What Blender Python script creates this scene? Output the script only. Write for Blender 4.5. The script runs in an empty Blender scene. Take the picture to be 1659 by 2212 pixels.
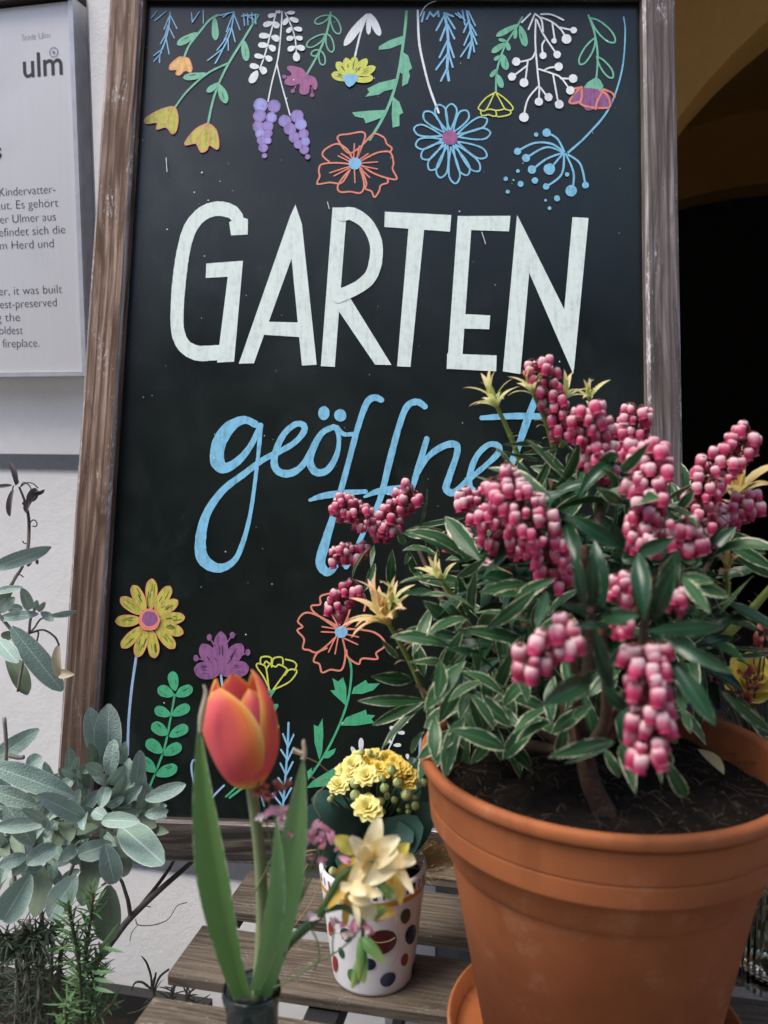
import bpy, bmesh, math, random
from mathutils import Vector, Matrix, geometry
sc = bpy.context.scene
rad = math.radians
random.seed(7)
# ------------------------------------------------------------------ camera, sky, sun, exposure
F, PITCH, CAMH = 1860.0, rad(6.3), 1.246          # focal length in picture units (1659 x 2212)
CP, SP = math.cos(PITCH), math.sin(PITCH)
CAM = Vector((0, 0, CAMH))
cd = bpy.data.cameras.new('camera'); cam = bpy.data.objects.new('camera', cd); sc.collection.objects.link(cam)
cam.location = CAM; cam.rotation_euler = (math.pi/2 - PITCH, 0, 0)
cd.sensor_fit = 'VERTICAL'; cd.sensor_height = 36; cd.sensor_width = 27; cd.lens = F/2212*36
cd.clip_start = .02; cd.clip_end = 2000
cd.dof.use_dof = True; cd.dof.focus_distance = 1.0; cd.dof.aperture_fstop = 6.5
sc.camera = cam
SUN_EL, SUN_AZ = rad(62), rad(250)                # azimuth of the sun measured from +Y towards +X
w = bpy.data.worlds.new('World'); sc.world = w; w.use_nodes = True
nt = w.node_tree; bg = nt.nodes['Background']
sky = nt.nodes.new('ShaderNodeTexSky'); sky.sky_type = 'NISHITA'; sky.sun_disc = False
sky.sun_elevation = SUN_EL; sky.sun_rotation = SUN_AZ; sky.dust_density = 2.4; sky.air_density = 1.0; sky.ozone_density = 1.5
nt.links.new(sky.outputs[0], bg.inputs[0]); bg.inputs[1].default_value = .15
sd = bpy.data.lights.new('sun', 'SUN'); sd.energy = 1.7; sd.angle = rad(30); sd.color = (1, .93, .83)
so = bpy.data.objects.new('sun', sd); sc.collection.objects.link(so)
sv = Vector((math.sin(SUN_AZ)*math.cos(SUN_EL), math.cos(SUN_AZ)*math.cos(SUN_EL), math.sin(SUN_EL)))
so.rotation_euler = sv.to_track_quat('Z', 'Y').to_euler(); so.location = (0, -3, 6)
sc.view_settings.view_transform = 'Standard'; sc.view_settings.look = 'None'
sc.view_settings.exposure = .98; sc.view_settings.gamma = 1
# ------------------------------------------------------------------ geometry of sight lines
def ray(px, py):
    x, y = (px-829.5)/F, (1106-py)/F
    return Vector((x, CP+y*SP, y*CP-SP))
def at(px, py, y):                                # the point seen there, y metres in front of the camera
    r = ray(px, py); return CAM + r*(y/r.y)
def atz(px, py, z):
    r = ray(px, py); return CAM + r*((z-CAMH)/r.z)
def onpl(px, py, p0, n):
    r = ray(px, py); return CAM + r*((p0-CAM).dot(n)/r.dot(n))
def zc(p): return (p.y)*CP - (p.z-CAMH)*SP
class K:                                          # coordinates read in an enlarged piece of the photograph
    def __init__(s, x0, y0, sc_): s.x0, s.y0, s.s = x0, y0, sc_
    def __call__(s, x, y): return ((s.x0+x/s.s)/1.6462, (s.y0+y/s.s)/1.6462)
    def w(s, v): return v/s.s/1.6462
KD = K(0, 0, 1/1.6462)
KA, KB, KG, KO, KF = K(480,0,1.659), K(1400,0,1.659), K(560,660,1.01159), K(640,1340,1.185), K(340,1980,1.50818)
K6, K7, K5, KS, KT = K(1150,1650,1.9518), K(1850,2000,1.8831), K(1550,1250,1.40474), K(0,1600,2.2114), K(0,2500,1.9386)
K3, K4 = K(600,2350,1.7133), K(1000,2600,2.1243)
# ------------------------------------------------------------------ objects
def tag(o, label=None, cat=None, group=None, kind=None):
    for k, v in (('label', label), ('category', cat), ('group', group), ('kind', kind)):
        if v: o[k] = v
    return o
def thing(name, loc, label, cat, group=None):
    o = bpy.data.objects.new(name, None); sc.collection.objects.link(o); o.location = loc
    o.empty_display_size = .02
    return tag(o, label, cat, group)
def rootloc(o):
    p = Vector((0, 0, 0))
    while o is not None: p += Vector(o.location); o = o.parent
    return p
def cr(pts, n=6):                                 # Catmull-Rom through tuples of any length
    P = [tuple(p) for p in pts]
    if len(P) < 3: n = 1 if len(P) < 2 else n
    out = []
    for i in range(len(P)-1):
        a, b, c, d = P[max(i-1, 0)], P[i], P[i+1], P[min(i+2, len(P)-1)]
        for k in range(n):
            t = k/n
            out.append(tuple(.5*((2*b[j])+(c[j]-a[j])*t+(2*a[j]-5*b[j]+4*c[j]-d[j])*t*t+(3*b[j]-a[j]-3*c[j]+d[j])*t**3) for j in range(len(b))))
    out.append(P[-1]); return out
PROF = {
 'pieris': lambda t: (math.sin(math.pi*t**1.12)**.85)*(1 if t < .9 else 1)+.02,
 'sage':   lambda t: max(0, math.sin(math.pi*(t*.985+.01)))**.5*(.84+.2*t),
 'petal':  lambda t: max(0, math.sin(math.pi*(.12+.86*t**1.1)))**.75,
 'needle': lambda t: min(1, .5+2*t)*(1-t**4)+.02,
 'long':   lambda t: min(1, .35+1.6*t)*(1-t**2.6)**.8+.01,
 'tulip':  lambda t: min(1, .42+1.1*t)*(1-t**2.2)**.9+.01,
 'round':  lambda t: max(0, math.sin(math.pi*(.06+.92*t**.8)))**.5,
}
class MB:
    def __init__(s):
        s.bm = bmesh.new(); s.uv = s.bm.loops.layers.uv.new('UVMap'); s.va = s.bm.verts.layers.float.new('var'); s.mi = 0
    def face(s, vs, uvs=None):
        try: f = s.bm.faces.new(vs)
        except ValueError: return None
        f.material_index = s.mi; f.smooth = True
        if uvs:
            for l, u in zip(f.loops, uvs): l[s.uv].uv = u
        return f
    def vert(s, p, v=0.):
        q = s.bm.verts.new(p); q[s.va] = v; return q
    def grid(s, rows, uvs, close=False):
        for i in range(len(rows)-1):
            n = len(rows[i]); m = n if close else n-1
            for j in range(m):
                k = (j+1) % n
                ua = list(uvs[i][j]); ub = list(uvs[i][k]); uc = list(uvs[i+1][k]); ud = list(uvs[i+1][j])
                if close and k == 0: ub[0] = uc[0] = 1.
                s.face([rows[i][j], rows[i][k], rows[i+1][k], rows[i+1][j]], [ua, ub, uc, ud])
    def tube(s, pts, r, seg=7, n=5, var=None, cap=True, flat=1.):
        var = random.random() if var is None else var
        if not isinstance(r, (list, tuple)): r = [r]*len(pts)
        q = cr([tuple(p)+(ri,) for p, ri in zip(pts, r)], n)
        rows, uvs = [], []; nrm = None; dist = 0
        for i, p in enumerate(q):
            c = Vector(p[:3]); t = Vector(q[min(i+1, len(q)-1)][:3])-Vector(q[max(i-1, 0)][:3])
            if t.length < 1e-9: t = Vector((0, 0, 1))
            t.normalize()
            if nrm is None: nrm = t.orthogonal()
            nrm = (nrm-t*nrm.dot(t)).normalized(); b = t.cross(nrm)
            if i: dist += (c-Vector(q[i-1][:3])).length
            rows.append([s.vert(c+(nrm*math.cos(2*math.pi*k/seg)+b*flat*math.sin(2*math.pi*k/seg))*p[3], var) for k in range(seg)])
            uvs.append([(k/seg, dist*20) for k in range(seg)])
        s.grid(rows, uvs, True)
        if cap and seg > 2:
            s.face(rows[0][::-1]); s.face(rows[-1])
    def lathe(s, c, prof, seg=64, axis=None, var=0., capb=True, wob=0., ribs=0, ribamp=0.):
        ax = Vector(axis).normalized() if axis is not None else Vector((0, 0, 1))
        u = ax.orthogonal().normalized() if abs(ax.z) < .999 else Vector((1, 0, 0)); v = ax.cross(u)
        rows, uvs = [], []
        for i, (r, h) in enumerate(prof):
            row = []
            for k in range(seg):
                a = 2*math.pi*k/seg
                rr = r*(1+wob*math.sin(3*a+h*40)+ribamp*math.cos(ribs*a))
                row.append(s.vert(c+ax*h+(u*math.cos(a)+v*math.sin(a))*rr, var))
            rows.append(row); uvs.append([(k/seg, i/(len(prof)-1)) for k in range(seg)])
        s.grid(rows, uvs, True)
        if capb: s.face(rows[0][::-1])
    def ball(s, c, r, seg=8, rings=6, sc3=(1, 1, 1), axis=None, var=None):
        var = random.random() if var is None else var
        s.lathe(c, [(max(r*math.sin(math.pi*i/rings), r*.02), -r*math.cos(math.pi*i/rings)*sc3[2]) for i in range(rings+1)], seg, axis, var)
    def leaf(s, B, T, w, roll=0., arch=.1, side=0., prof='pieris', fold=.12, curl=0., nu=2, nv=9, var=None, nrm=None, wave=0., twist=0.):
        var = random.random() if var is None else var
        B, T = Vector(B), Vector(T); a = T-B; L = a.length
        if L < 1e-6: return
        a /= L
        face = Vector(nrm) if nrm is not None else CAM-(B+T)/2
        n0 = face-a*face.dot(a)
        n0 = a.orthogonal() if n0.length < 1e-5 else n0
        n0.normalize(); s0 = a.cross(n0)
        cs, sn = math.cos(rad(roll)), math.sin(rad(roll))
        n = n0*cs+s0*sn; sd_ = a.cross(n)
        M = (B+T)/2+n*(arch*L*2)+sd_*(side*L*2)
        f = PROF[prof]; rows, uvs = [], []; ph = random.random()*6
        for i in range(nv+1):
            t = i/nv
            c = B*(1-t)**2+M*2*t*(1-t)+T*t*t
            tg = ((M-B)*(1-t)+(T-M)*t).normalized()
            tw = rad(twist)*t
            s1 = (sd_-tg*sd_.dot(tg)).normalized(); n1 = s1.cross(tg)
            s2 = s1*math.cos(tw)+n1*math.sin(tw); n2 = s2.cross(tg)
            hw = max(w*.5*f(t), w*.012); row, uvr = [], []
            for j in range(-nu, nu+1):
                u = j/nu
                h = fold*abs(u)*hw+curl*u*u*hw+wave*hw*math.sin(t*11+ph+u)*abs(u)
                row.append(s.vert(c+s2*(u*hw)+n2*h, var)); uvr.append((u*.5+.5, t))
            rows.append(row); uvs.append(uvr)
        s.grid(rows, uvs)
    def lpx(s, k, b, t, w, yb, yt=None, **kw):    # a leaf between two sighted points at distances yb, yt
        yt = yb+random.uniform(-.03, .01) if yt is None else yt
        B, T = at(*k(*b), yb), at(*k(*t), yt)
        s.leaf(B, T, k.w(w)*zc((B+T)/2)/F, **kw)
    def tpx(s, k, pts, r, y, **kw):
        ys = y if isinstance(y, (list, tuple)) else [y]*len(pts)
        q = [at(*k(p[0], p[1]), yy) for p, yy in zip(pts, ys)]
        rr = r if isinstance(r, (list, tuple)) else [r]*len(pts)
        s.tube(q, [k.w(ri)*zc(p)/F for p, ri in zip(q, rr)], **kw)
    def prism(s, A, B, wd, W, dd, D, ch=.002, nv=1, var=None, edge=None):   # a chamfered beam from A to B (A, B on its axis)
        var = random.random() if var is None else var
        wd, dd = Vector(wd), Vector(dd); a, b = W/2, D/2
        sec = [(-a+ch, -b), (a-ch, -b), (a, -b+ch), (a, b-ch), (a-ch, b), (-a+ch, b), (-a, b-ch), (-a, -b+ch)]
        per = [0]
        for i in range(8):
            x, y = sec[i], sec[(i+1) % 8]; per.append(per[-1]+math.hypot(x[0]-y[0], x[1]-y[1]))
        A, B = Vector(A), Vector(B); L = (B-A).length; rows = []
        for i in range(nv+1):
            c = A.lerp(B, i/nv); rows.append([s.vert(c+wd*x+dd*y, var) for x, y in sec])
        o = var*3.7
        for i in range(nv):
            v0, v1 = L*i/nv+o, L*(i+1)/nv+o
            for j in range(8):
                k = (j+1) % 8
                f = s.face([rows[i][j], rows[i][k], rows[i+1][k], rows[i+1][j]], [(per[j]+o, v0), (per[j+1]+o, v0), (per[j+1]+o, v1), (per[j]+o, v1)])
                if f:
                    f.smooth = False
                    if edge and j in edge: f.material_index = 1
        for r_ in (rows[0][::-1], rows[-1]):
            f = s.face(r_, [(x*1.+o, y*.08+o) for x, y in sec])
            if f: f.smooth = False
    def box(s, lo, hi, ex=Vector((1, 0, 0)), ey=Vector((0, 1, 0)), o=Vector((0, 0, 0))):
        v = [s.vert(o+ex*x+ey*y+Vector((0, 0, z))) for z in (lo[2], hi[2]) for x, y in ((lo[0], lo[1]), (hi[0], lo[1]), (hi[0], hi[1]), (lo[0], hi[1]))]
        for q in ((3, 2, 1, 0), (4, 5, 6, 7), (0, 1, 5, 4), (1, 2, 6, 5), (2, 3, 7, 6), (3, 0, 4, 7)):
            f = s.face([v[i] for i in q])
            f.smooth = False
    def build(s, name, mats, parent=None, loc=None, flat=False):
        me = bpy.data.meshes.new(name)
        base = rootloc(parent) if parent is not None else Vector(loc if loc is not None else (0, 0, 0))
        bmesh.ops.translate(s.bm, verts=s.bm.verts, vec=-base)
        bmesh.ops.recalc_face_normals(s.bm, faces=s.bm.faces)
        s.bm.to_mesh(me); s.bm.free()
        for m in (mats if isinstance(mats, (list, tuple)) else [mats]): me.materials.append(m)
        if flat: me.shade_flat()
        o = bpy.data.objects.new(name, me); sc.collection.objects.link(o)
        if parent is not None: o.parent = parent
        elif loc is not None: o.location = loc
        return o
# ------------------------------------------------------------------ materials
def lin(r, g, b):
    f = lambda c: (c/255/12.92 if c/255 <= .04045 else ((c/255+.055)/1.055)**2.4)
    return (f(r), f(g), f(b), 1)
class NT:
    def __init__(s, name):
        s.m = bpy.data.materials.new(name); s.m.use_nodes = True; s.t = s.m.node_tree
        s.b = s.t.nodes['Principled BSDF']; s.out = s.t.nodes['Material Output']
    def n(s, typ, **kw):
        q = s.t.nodes.new('ShaderNode'+typ)
        for k, v in kw.items():
            if k.startswith('i_'):
                key = k[2:]; key = int(key) if key.isdigit() else key.replace('_', ' ')
                s.put(q.inputs[key], v)
            else: setattr(q, k, v)
        return q
    def put(s, inp, v):
        if hasattr(v, 'is_linked') or isinstance(v, bpy.types.NodeSocket): s.t.links.new(v, inp)
        else: inp.default_value = v
    def math(s, op, a, b=0., c=False):
        q = s.n('Math', operation=op, use_clamp=c); s.put(q.inputs[0], a); s.put(q.inputs[1], b); return q.outputs[0]
    def mix(s, f, a, b, mode='MIX'):
        q = s.n('Mix', data_type='RGBA', blend_type=mode); s.put(q.inputs[0], f); s.put(q.inputs[6], a); s.put(q.inputs[7], b); return q.outputs[2]
    def ramp(s, f, stops, mode='LINEAR'):
        q = s.n('ValToRGB'); s.put(q.inputs[0], f); e = q.color_ramp.elements; q.color_ramp.interpolation = mode
        while len(e) < len(stops): e.new(.5)
        for el, (p, c) in zip(e, stops): el.position = p; el.color = c if len(c) == 4 else tuple(c)+(1,)
        return q.outputs[0]
    def noise(s, vec, scale, detail=4, rough=.55, dist=0.):
        q = s.n('TexNoise'); s.put(q.inputs['Scale'], scale); q.inputs['Detail'].default_value = detail
        q.inputs['Roughness'].default_value = rough; q.inputs['Distortion'].default_value = dist
        if vec is not None: s.t.links.new(vec, q.inputs['Vector'])
        return q.outputs[0]
    def obj(s): return s.n('TexCoord').outputs['Object']
    def uv(s, sc3=(1, 1, 1)):
        u = s.n('UVMap'); u.uv_map = 'UVMap'
        m = s.n('Mapping'); m.inputs['Scale'].default_value = sc3; s.t.links.new(u.outputs[0], m.inputs[0]); return m.outputs[0]
    def var(s): return s.n('Attribute', attribute_name='var').outputs['Fac']
    def bump(s, h, st=.3, d=.002):
        q = s.n('Bump'); q.inputs['Strength'].default_value = st; q.inputs['Distance'].default_value = d
        s.put(q.inputs['Height'], h); s.t.links.new(q.outputs[0], s.b.inputs['Normal'])
    def fin(s, col, rough=.6, spec=.5, sub=0., coat=0.):
        s.put(s.b.inputs['Base Color'], col); s.put(s.b.inputs['Roughness'], rough)
        s.b.inputs['Specular IOR Level'].default_value = spec
        if coat: s.b.inputs['Coat Weight'].default_value = coat
        return s.m
    def translucent(s, col, f=.25):
        tr = s.n('BsdfTranslucent'); s.put(tr.inputs[0], col)
        mx = s.n('MixShader'); mx.inputs[0].default_value = f
        s.t.links.new(s.b.outputs[0], mx.inputs[1]); s.t.links.new(tr.outputs[0], mx.inputs[2])
        s.t.links.new(mx.outputs[0], s.out.inputs[0]); return s.m
def c4(*c): return tuple(c)+(1,) if len(c) == 3 else c
def simple(name, c1, c2=None, scale=30., rough=.6, bump=0., bscale=None, spec=.5, dist=.002, detail=5):
    t = NT(name); c2 = c2 or tuple(x*.75 for x in c1[:3])
    o = t.obj(); n = t.noise(o, scale, detail)
    if bump: t.bump(t.noise(o, bscale or scale*4, 5), bump, dist)
    return t.fin(t.ramp(n, [(.3, c4(*c2[:3])), (.7, c4(*c1[:3]))]), rough, spec)
def leafmat(name, c1, c2, margin=None, mw=.8, rib=None, rough=.45, back=None, tr=.18, bump=.0, bs=300, spec=.5, tip=None, spots=None):
    t = NT(name); uv = t.n('UVMap'); uv.uv_map = 'UVMap'; sp = t.n('SeparateXYZ'); t.t.links.new(uv.outputs[0], sp.inputs[0])
    e = t.math('ABSOLUTE', t.math('MULTIPLY', t.math('SUBTRACT', sp.outputs[0], .5), 2.))
    o = t.obj(); nz = t.noise(o, 90, 4)
    col = t.mix(t.math('ADD', t.math('MULTIPLY', nz, .6), t.math('MULTIPLY', t.var(), .4)), c4(*c1), c4(*c2))
    if rib:
        v = t.math('ADD', e, t.math('MULTIPLY', t.math('SUBTRACT', nz, .5), .1))
        col = t.mix(t.math('SUBTRACT', 1., t.math('MULTIPLY', v, 9., True), True), col, c4(*rib))
    if tip: col = t.mix(t.math('MULTIPLY', t.math('SUBTRACT', sp.outputs[1], .45, True), 1.6, True), col, c4(*tip))
    if spots:
        col = t.mix(t.math('MULTIPLY', t.math('SUBTRACT', t.noise(o, 210, 4, .7), .66, True), 6., True), col, c4(*spots))
    if margin:
        q = t.math('ADD', e, t.math('MULTIPLY', t.math('SUBTRACT', t.noise(o, 130, 4), .5), .75))
        q = t.math('ADD', q, t.math('MULTIPLY', t.math('SUBTRACT', t.math('POWER', sp.outputs[1], 3.), .3), .1))
        f = t.math('MULTIPLY', t.math('SUBTRACT', q, mw), 9., True)
        col = t.mix(f, col, c4(*margin))
    if back:
        g = t.n('NewGeometry'); col = t.mix(t.math('MULTIPLY', g.outputs['Backfacing'], .0), col, c4(*back))
    if bump: t.bump(t.noise(o, bs, 3), bump, .001)
    t.fin(col, rough, spec)
    return t.translucent(col, tr) if tr else t.m
def woodmat(name, dark, mid, light, wear=(.62, .6, .6), wearamt=.62, gs=1., rough=.75, stain=None, dark_below=None, wvk=1., speck=0.):
    t = NT(name); uv = t.uv((1, .045, 1)); uv2 = t.uv((1, .25, 1))
    warp = t.noise(t.uv((1, .12, 1)), 16, 2)
    sepv = t.n('SeparateXYZ'); t.t.links.new(uv, sepv.inputs[0])
    x = t.math('ADD', sepv.outputs[0], t.math('MULTIPLY', warp, .05))
    cb = t.n('CombineXYZ'); t.t.links.new(x, cb.inputs[0]); t.t.links.new(sepv.outputs[1], cb.inputs[1])
    g1 = t.noise(cb.outputs[0], 170*gs, 5, .65); g2 = t.noise(uv2, 24, 5, .6, 1.2); g3 = t.noise(uv2, 420, 4, .7)
    wv = t.n('TexWave', wave_type='BANDS', bands_direction='X'); wv.inputs['Scale'].default_value = 26*gs; wv.inputs['Distortion'].default_value = 5; wv.inputs['Detail'].default_value = 3; wv.inputs['Detail Scale'].default_value = 1.5
    t.t.links.new(cb.outputs[0], wv.inputs['Vector'])
    col = t.ramp(g1, [(.36, c4(*dark)), (.5, c4(*mid)), (.66, c4(*light))])
    col = t.mix(t.math('MULTIPLY', t.math('SUBTRACT', .42, wv.outputs[0], True), 1.7*wvk, True), col, c4(*dark))
    col = t.mix(t.math('MULTIPLY', t.math('SUBTRACT', g2, .5, True), 3., True), col, c4(*[(a+b)/2 for a, b in zip(mid, light)]))
    sc_ = t.math('ADD', t.math('MULTIPLY', g3, .55), t.math('MULTIPLY', t.noise(t.uv((1, .3, 1)), 38, 4), .5))
    col = t.mix(t.math('MULTIPLY', t.math('SUBTRACT', sc_, wearamt, True), 9., True), col, c4(*wear))
    if stain:
        big = t.noise(t.uv((1, .16, 1)), 30, 3, .5, 1.5)
        col = t.mix(t.math('MULTIPLY', t.math('SUBTRACT', big, .53, True), 7., True), col, c4(*stain), 'MIX')
        ring_ = t.n('TexWave', wave_type='BANDS', bands_direction='X'); ring_.inputs['Scale'].default_value = 34; ring_.inputs['Distortion'].default_value = 9; ring_.inputs['Detail'].default_value = 1.5; ring_.inputs['Detail Scale'].default_value = .55
        t.t.links.new(t.uv((1, .075, 1)), ring_.inputs['Vector'])
        col = t.mix(t.math('MULTIPLY', t.math('SUBTRACT', ring_.outputs[0], .72, True), 2.4, True), col, c4(*dark))
    if dark_below:  # wood turns darker towards the bottom, with a noisy edge
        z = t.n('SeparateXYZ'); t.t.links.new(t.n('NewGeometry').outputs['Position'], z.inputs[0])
        f = t.math('SUBTRACT', dark_below, t.math('ADD', z.outputs[2], t.math('MULTIPLY', g2, .2)))
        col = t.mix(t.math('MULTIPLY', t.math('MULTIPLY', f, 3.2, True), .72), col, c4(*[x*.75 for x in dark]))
    if speck:
        s1 = t.noise(t.uv((1, .55, 1)), 700, 3, .7); s2 = t.noise(t.uv((1, 1, 1)), 45, 4)
        col = t.mix(t.math('MULTIPLY', t.math('SUBTRACT', t.math('ADD', s1, t.math('MULTIPLY', s2, .35)), .80, True), 5.*speck, True), col, (.42, .40, .37, 1))
        col = t.mix(t.math('MULTIPLY', t.math('SUBTRACT', .42, s1, True), 3.*speck, True), col, c4(*[x*.5 for x in dark]))
    t.bump(t.math('ADD', g1, t.math('MULTIPLY', wv.outputs[0], .5)), .6, .0018)
    return t.fin(col, rough, .35)
M = {}
M['wall'] = None
def plaster(name, c1, c2, bst=.13):
    t = NT(name); o = t.obj()
    n = t.noise(o, 3.5, 5, .6); n2 = t.noise(o, 60, 5, .6); n3 = t.noise(o, 240, 3)
    col = t.ramp(t.math('ADD', t.math('MULTIPLY', n, .7), t.math('MULTIPLY', n2, .3)), [(.32, c4(*c2)), (.62, c4(*c1))])
    t.bump(t.math('ADD', n2, t.math('MULTIPLY', n3, .35)), bst, .006)
    return t.fin(col, .9, .2)
M['wall'] = plaster('white_plaster', (.86, .845, .83), (.77, .755, .74))
M['band'] = plaster('grey_band_paint', (.145, .152, .17), (.105, .112, .125))
M['ochre'] = plaster('ochre_plaster', (.47, .265, .075), (.37, .205, .055), .2)
M['dark'] = simple('dark_timber', (.02, .016, .013), rough=.8)
M['street'] = plaster('added_house_plaster', (.15, .12, .085), (.11, .09, .065))
M['glass_dark'] = simple('window_glass', (.02, .025, .03), rough=.1)
def paving():
    t = NT('granite_paving'); o = t.obj()
    br = t.n('TexBrick'); br.inputs['Scale'].default_value = 2.2; br.inputs['Mortar Size'].default_value = .02
    br.inputs['Color1'].default_value = (.20, .195, .185, 1); br.inputs['Color2'].default_value = (.17, .165, .16, 1); br.inputs['Mortar'].default_value = (.10, .095, .09, 1)
    t.t.links.new(o, br.inputs['Vector'])
    col = t.mix(.35, br.outputs[0], t.ramp(t.noise(o, 120, 5), [(.3, (.12, .12, .12, 1)), (.7, (.42, .41, .40, 1))]))
    t.bump(t.math('ADD', t.noise(o, 150, 4), t.math('MULTIPLY', br.outputs[1], -1.)), .4, .004)
    return t.fin(col, .85, .3)
M['paving'] = paving()
mb = MB()
g = [mb.vert(p) for p in ((-300, -300, 0), (300, -300, 0), (300, 300, 0), (-300, 300, 0))]; mb.face(g)
tag(mb.build('pavement', M['paving']), kind='structure')
# ---- the white house behind: wall line turned 12.3 degrees, passage to the right of its jamb
WY = rad(12.3); WD = Vector((math.cos(WY), -math.sin(WY), 0)); WN = Vector((-math.sin(WY), -math.cos(WY), 0)); WT = -WN
W0 = Vector((-.35, 1.30, 0)); JAMB = .36
def wbox(mb, s0, s1, t0, t1, z0, z1): mb.box((s0, t0, z0), (s1, t1, z1), WD, WT, W0)
house = thing('house', W0, 'white plastered house front with two grey painted bands beside a dark ochre passage', 'house')
mb = MB(); wbox(mb, -5, JAMB, 0, .5, 0, 6.5); wbox(mb, JAMB, 3.2, 0, .5, 3.05, 6.5); wbox(mb, 3.2, 7, 0, .5, 0, 6.5)
mb.build('front_wall', M['wall'], house)
def wallpt(px, py, off=0.): return onpl(px, py, W0+WN*off, WN)
zb0, zb1 = wallpt(85, 1013).z, wallpt(85, 981).z
mb = MB(); wbox(mb, -5, JAMB, -.003, -.0002, zb0, zb1); tag(mb.build('painted_band', M['band'], house), 'upper grey band above the sage plant')
zl0, zl1 = wallpt(420, 1887).z, wallpt(420, 1838).z
mb = MB(); wbox(mb, -5, JAMB, -.003, -.0002, zl0, zl1); tag(mb.build('painted_band', M['band'], house), 'lower grey band below the chalkboard frame')
# white jamb strip right of the sign
sj = (wallpt(218, 150)-W0).dot(WD)
mb = MB(); wbox(mb, sj, JAMB-.001, -.028, -.004, zb1+.02, 3.0); mb.build('door_surround', M['wall'], house)
# passage
M['stone'] = plaster('grey_stone_plinth', (.25, .24, .235), (.18, .175, .17))
mb = MB(); wbox(mb, JAMB+.002, .70, .955, .985, 0, .62); wbox(mb, JAMB+.002, JAMB+.03, .505, .954, 0, .62); mb.build('plinth', M['stone'], house)
mb = MB()
wbox(mb, JAMB-.1, JAMB, .5, 8, 0, 3.2); wbox(mb, 3.2, 3.3, .5, 8, 0, 3.2); wbox(mb, JAMB, 3.2, .5, 1.0, 3.05, 3.2)
wbox(mb, JAMB, 3.2, 7.9, 8, 0, 3.2); wbox(mb, JAMB, 3.2, 1.0, 8, 3.2, 3.3)
mb.build('passage_wall', M['ochre'], house)
def archwall(mb, s0, s1, t0, t1, ztop, c, zcn, r, zspr, n=36):
    """wall across the passage with a round-headed opening: front, back and soffit"""
    pts = []
    for i in range(n+1):
        x = c-r+2*r*i/n if False else None
    a0 = math.asin(min(1, max(-1, (zspr-zcn)/r)))
    arc = [(c-r*math.cos(a0+(math.pi-2*a0)*i/n), zcn+r*math.sin(a0+(math.pi-2*a0)*i/n)) for i in range(n+1)]
    P3 = lambda s, t, z: W0+WD*s+WT*t+Vector((0, 0, z))
    for t in (t0, t1):
        lo = [mb.vert(P3(s, t, z)) for s, z in arc]; hi = [mb.vert(P3(min(max(s, s0), s1), t, ztop)) for s, z in arc]
        for i in range(n): mb.face([lo[i], lo[i+1], hi[i+1], hi[i]])
        for sA, i in ((s0, 0), (s1, n)):
            mb.face([mb.vert(P3(sA, t, 0)), mb.vert(P3(arc[i][0], t, 0)), lo[i], hi[i], mb.vert(P3(sA, t, ztop))])
    a = [mb.vert(P3(s, t0, z)) for s, z in arc]; b = [mb.vert(P3(s, t1, z)) for s, z in arc]
    for i in range(n): mb.face([a[i], a[i+1], b[i+1], b[i]])
    for i in (0, n): mb.face([mb.vert(P3(arc[i][0], t0, 0)), mb.vert(P3(arc[i][0], t1, 0)), b[i], a[i]])
mb = MB(); archwall(mb, JAMB, 3.2, .99, 1.25, 3.1, 1.66, 1.36, 1.0, 1.36); mb.build('front_arch', M['ochre'], house, flat=True)
mb = MB(); archwall(mb, JAMB, 3.2, 4.0, 4.3, 3.19, 1.78, -.23, 2.75, 2.2); mb.build('rear_arch', M['ochre'], house, flat=True)
mb = MB(); n = 40
rows = [[mb.vert(W0+WD*(1.66-1.3*math.cos(math.pi*i/n))+WT*t+Vector((0, 0, 1.62+1.28*math.sin(math.pi*i/n)))) for i in range(n+1)] for t in (1.25, 4.0)]
mb.grid(rows, [[(0, 0)]*(n+1)]*2); mb.build('vault', M['ochre'], house)
mb = MB(); wbox(mb, .4, 3.15, 4.6, 4.7, 0, 2.75); mb.build('inner_door', M['dark'], house)
# ---- unseen house added across the street, sized for board reflection and overhead light
mb = MB(); mb.box((-16, -15, 0), (16, -8.5, 8.2)); opp = mb.build('added_street_house', M['street'], loc=(0, -8.5, 0))
tag(opp, 'plain beige house added unseen across the narrow street to shape the light', 'house')
mb = MB()
for i in range(9):
    for j in range(3): mb.box((-14+i*3.3, -8.5, .8+j*2.2), (-12.7+i*3.3, -8.46, 2.2+j*2.2))
tag(mb.build('windows', M['glass_dark'], opp), kind='stuff')
# ------------------------------------------------------------------ lettering helper
def text_mesh(s, name, mat, o, ux, uy, un, wid, hgt, parent, align=0., extrude=.0004, bold=0.):
    """real letters: glyphs scaled to wid x hgt, origin o at the left of the base line"""
    cu = bpy.data.curves.new('letters', 'FONT'); cu.body = s; cu.offset = bold
    ob = bpy.data.objects.new('letters', cu); sc.collection.objects.link(ob)
    dg = bpy.context.evaluated_depsgraph_get(); me = bpy.data.meshes.new_from_object(ob.evaluated_get(dg))
    bpy.data.objects.remove(ob); bpy.data.curves.remove(cu)
    xs = [v.co.x for v in me.vertices]; x0, x1 = min(xs), max(xs)
    base = rootloc(parent)
    for v in me.vertices:
        v.co = o+ux*((v.co.x-x0)/(x1-x0)*wid)+uy*(v.co.y*hgt)+un*extrude-base
    me.materials.append(mat); me.name = name
    q = bpy.data.objects.new(name, me); sc.collection.objects.link(q); q.parent = parent
    return q
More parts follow.
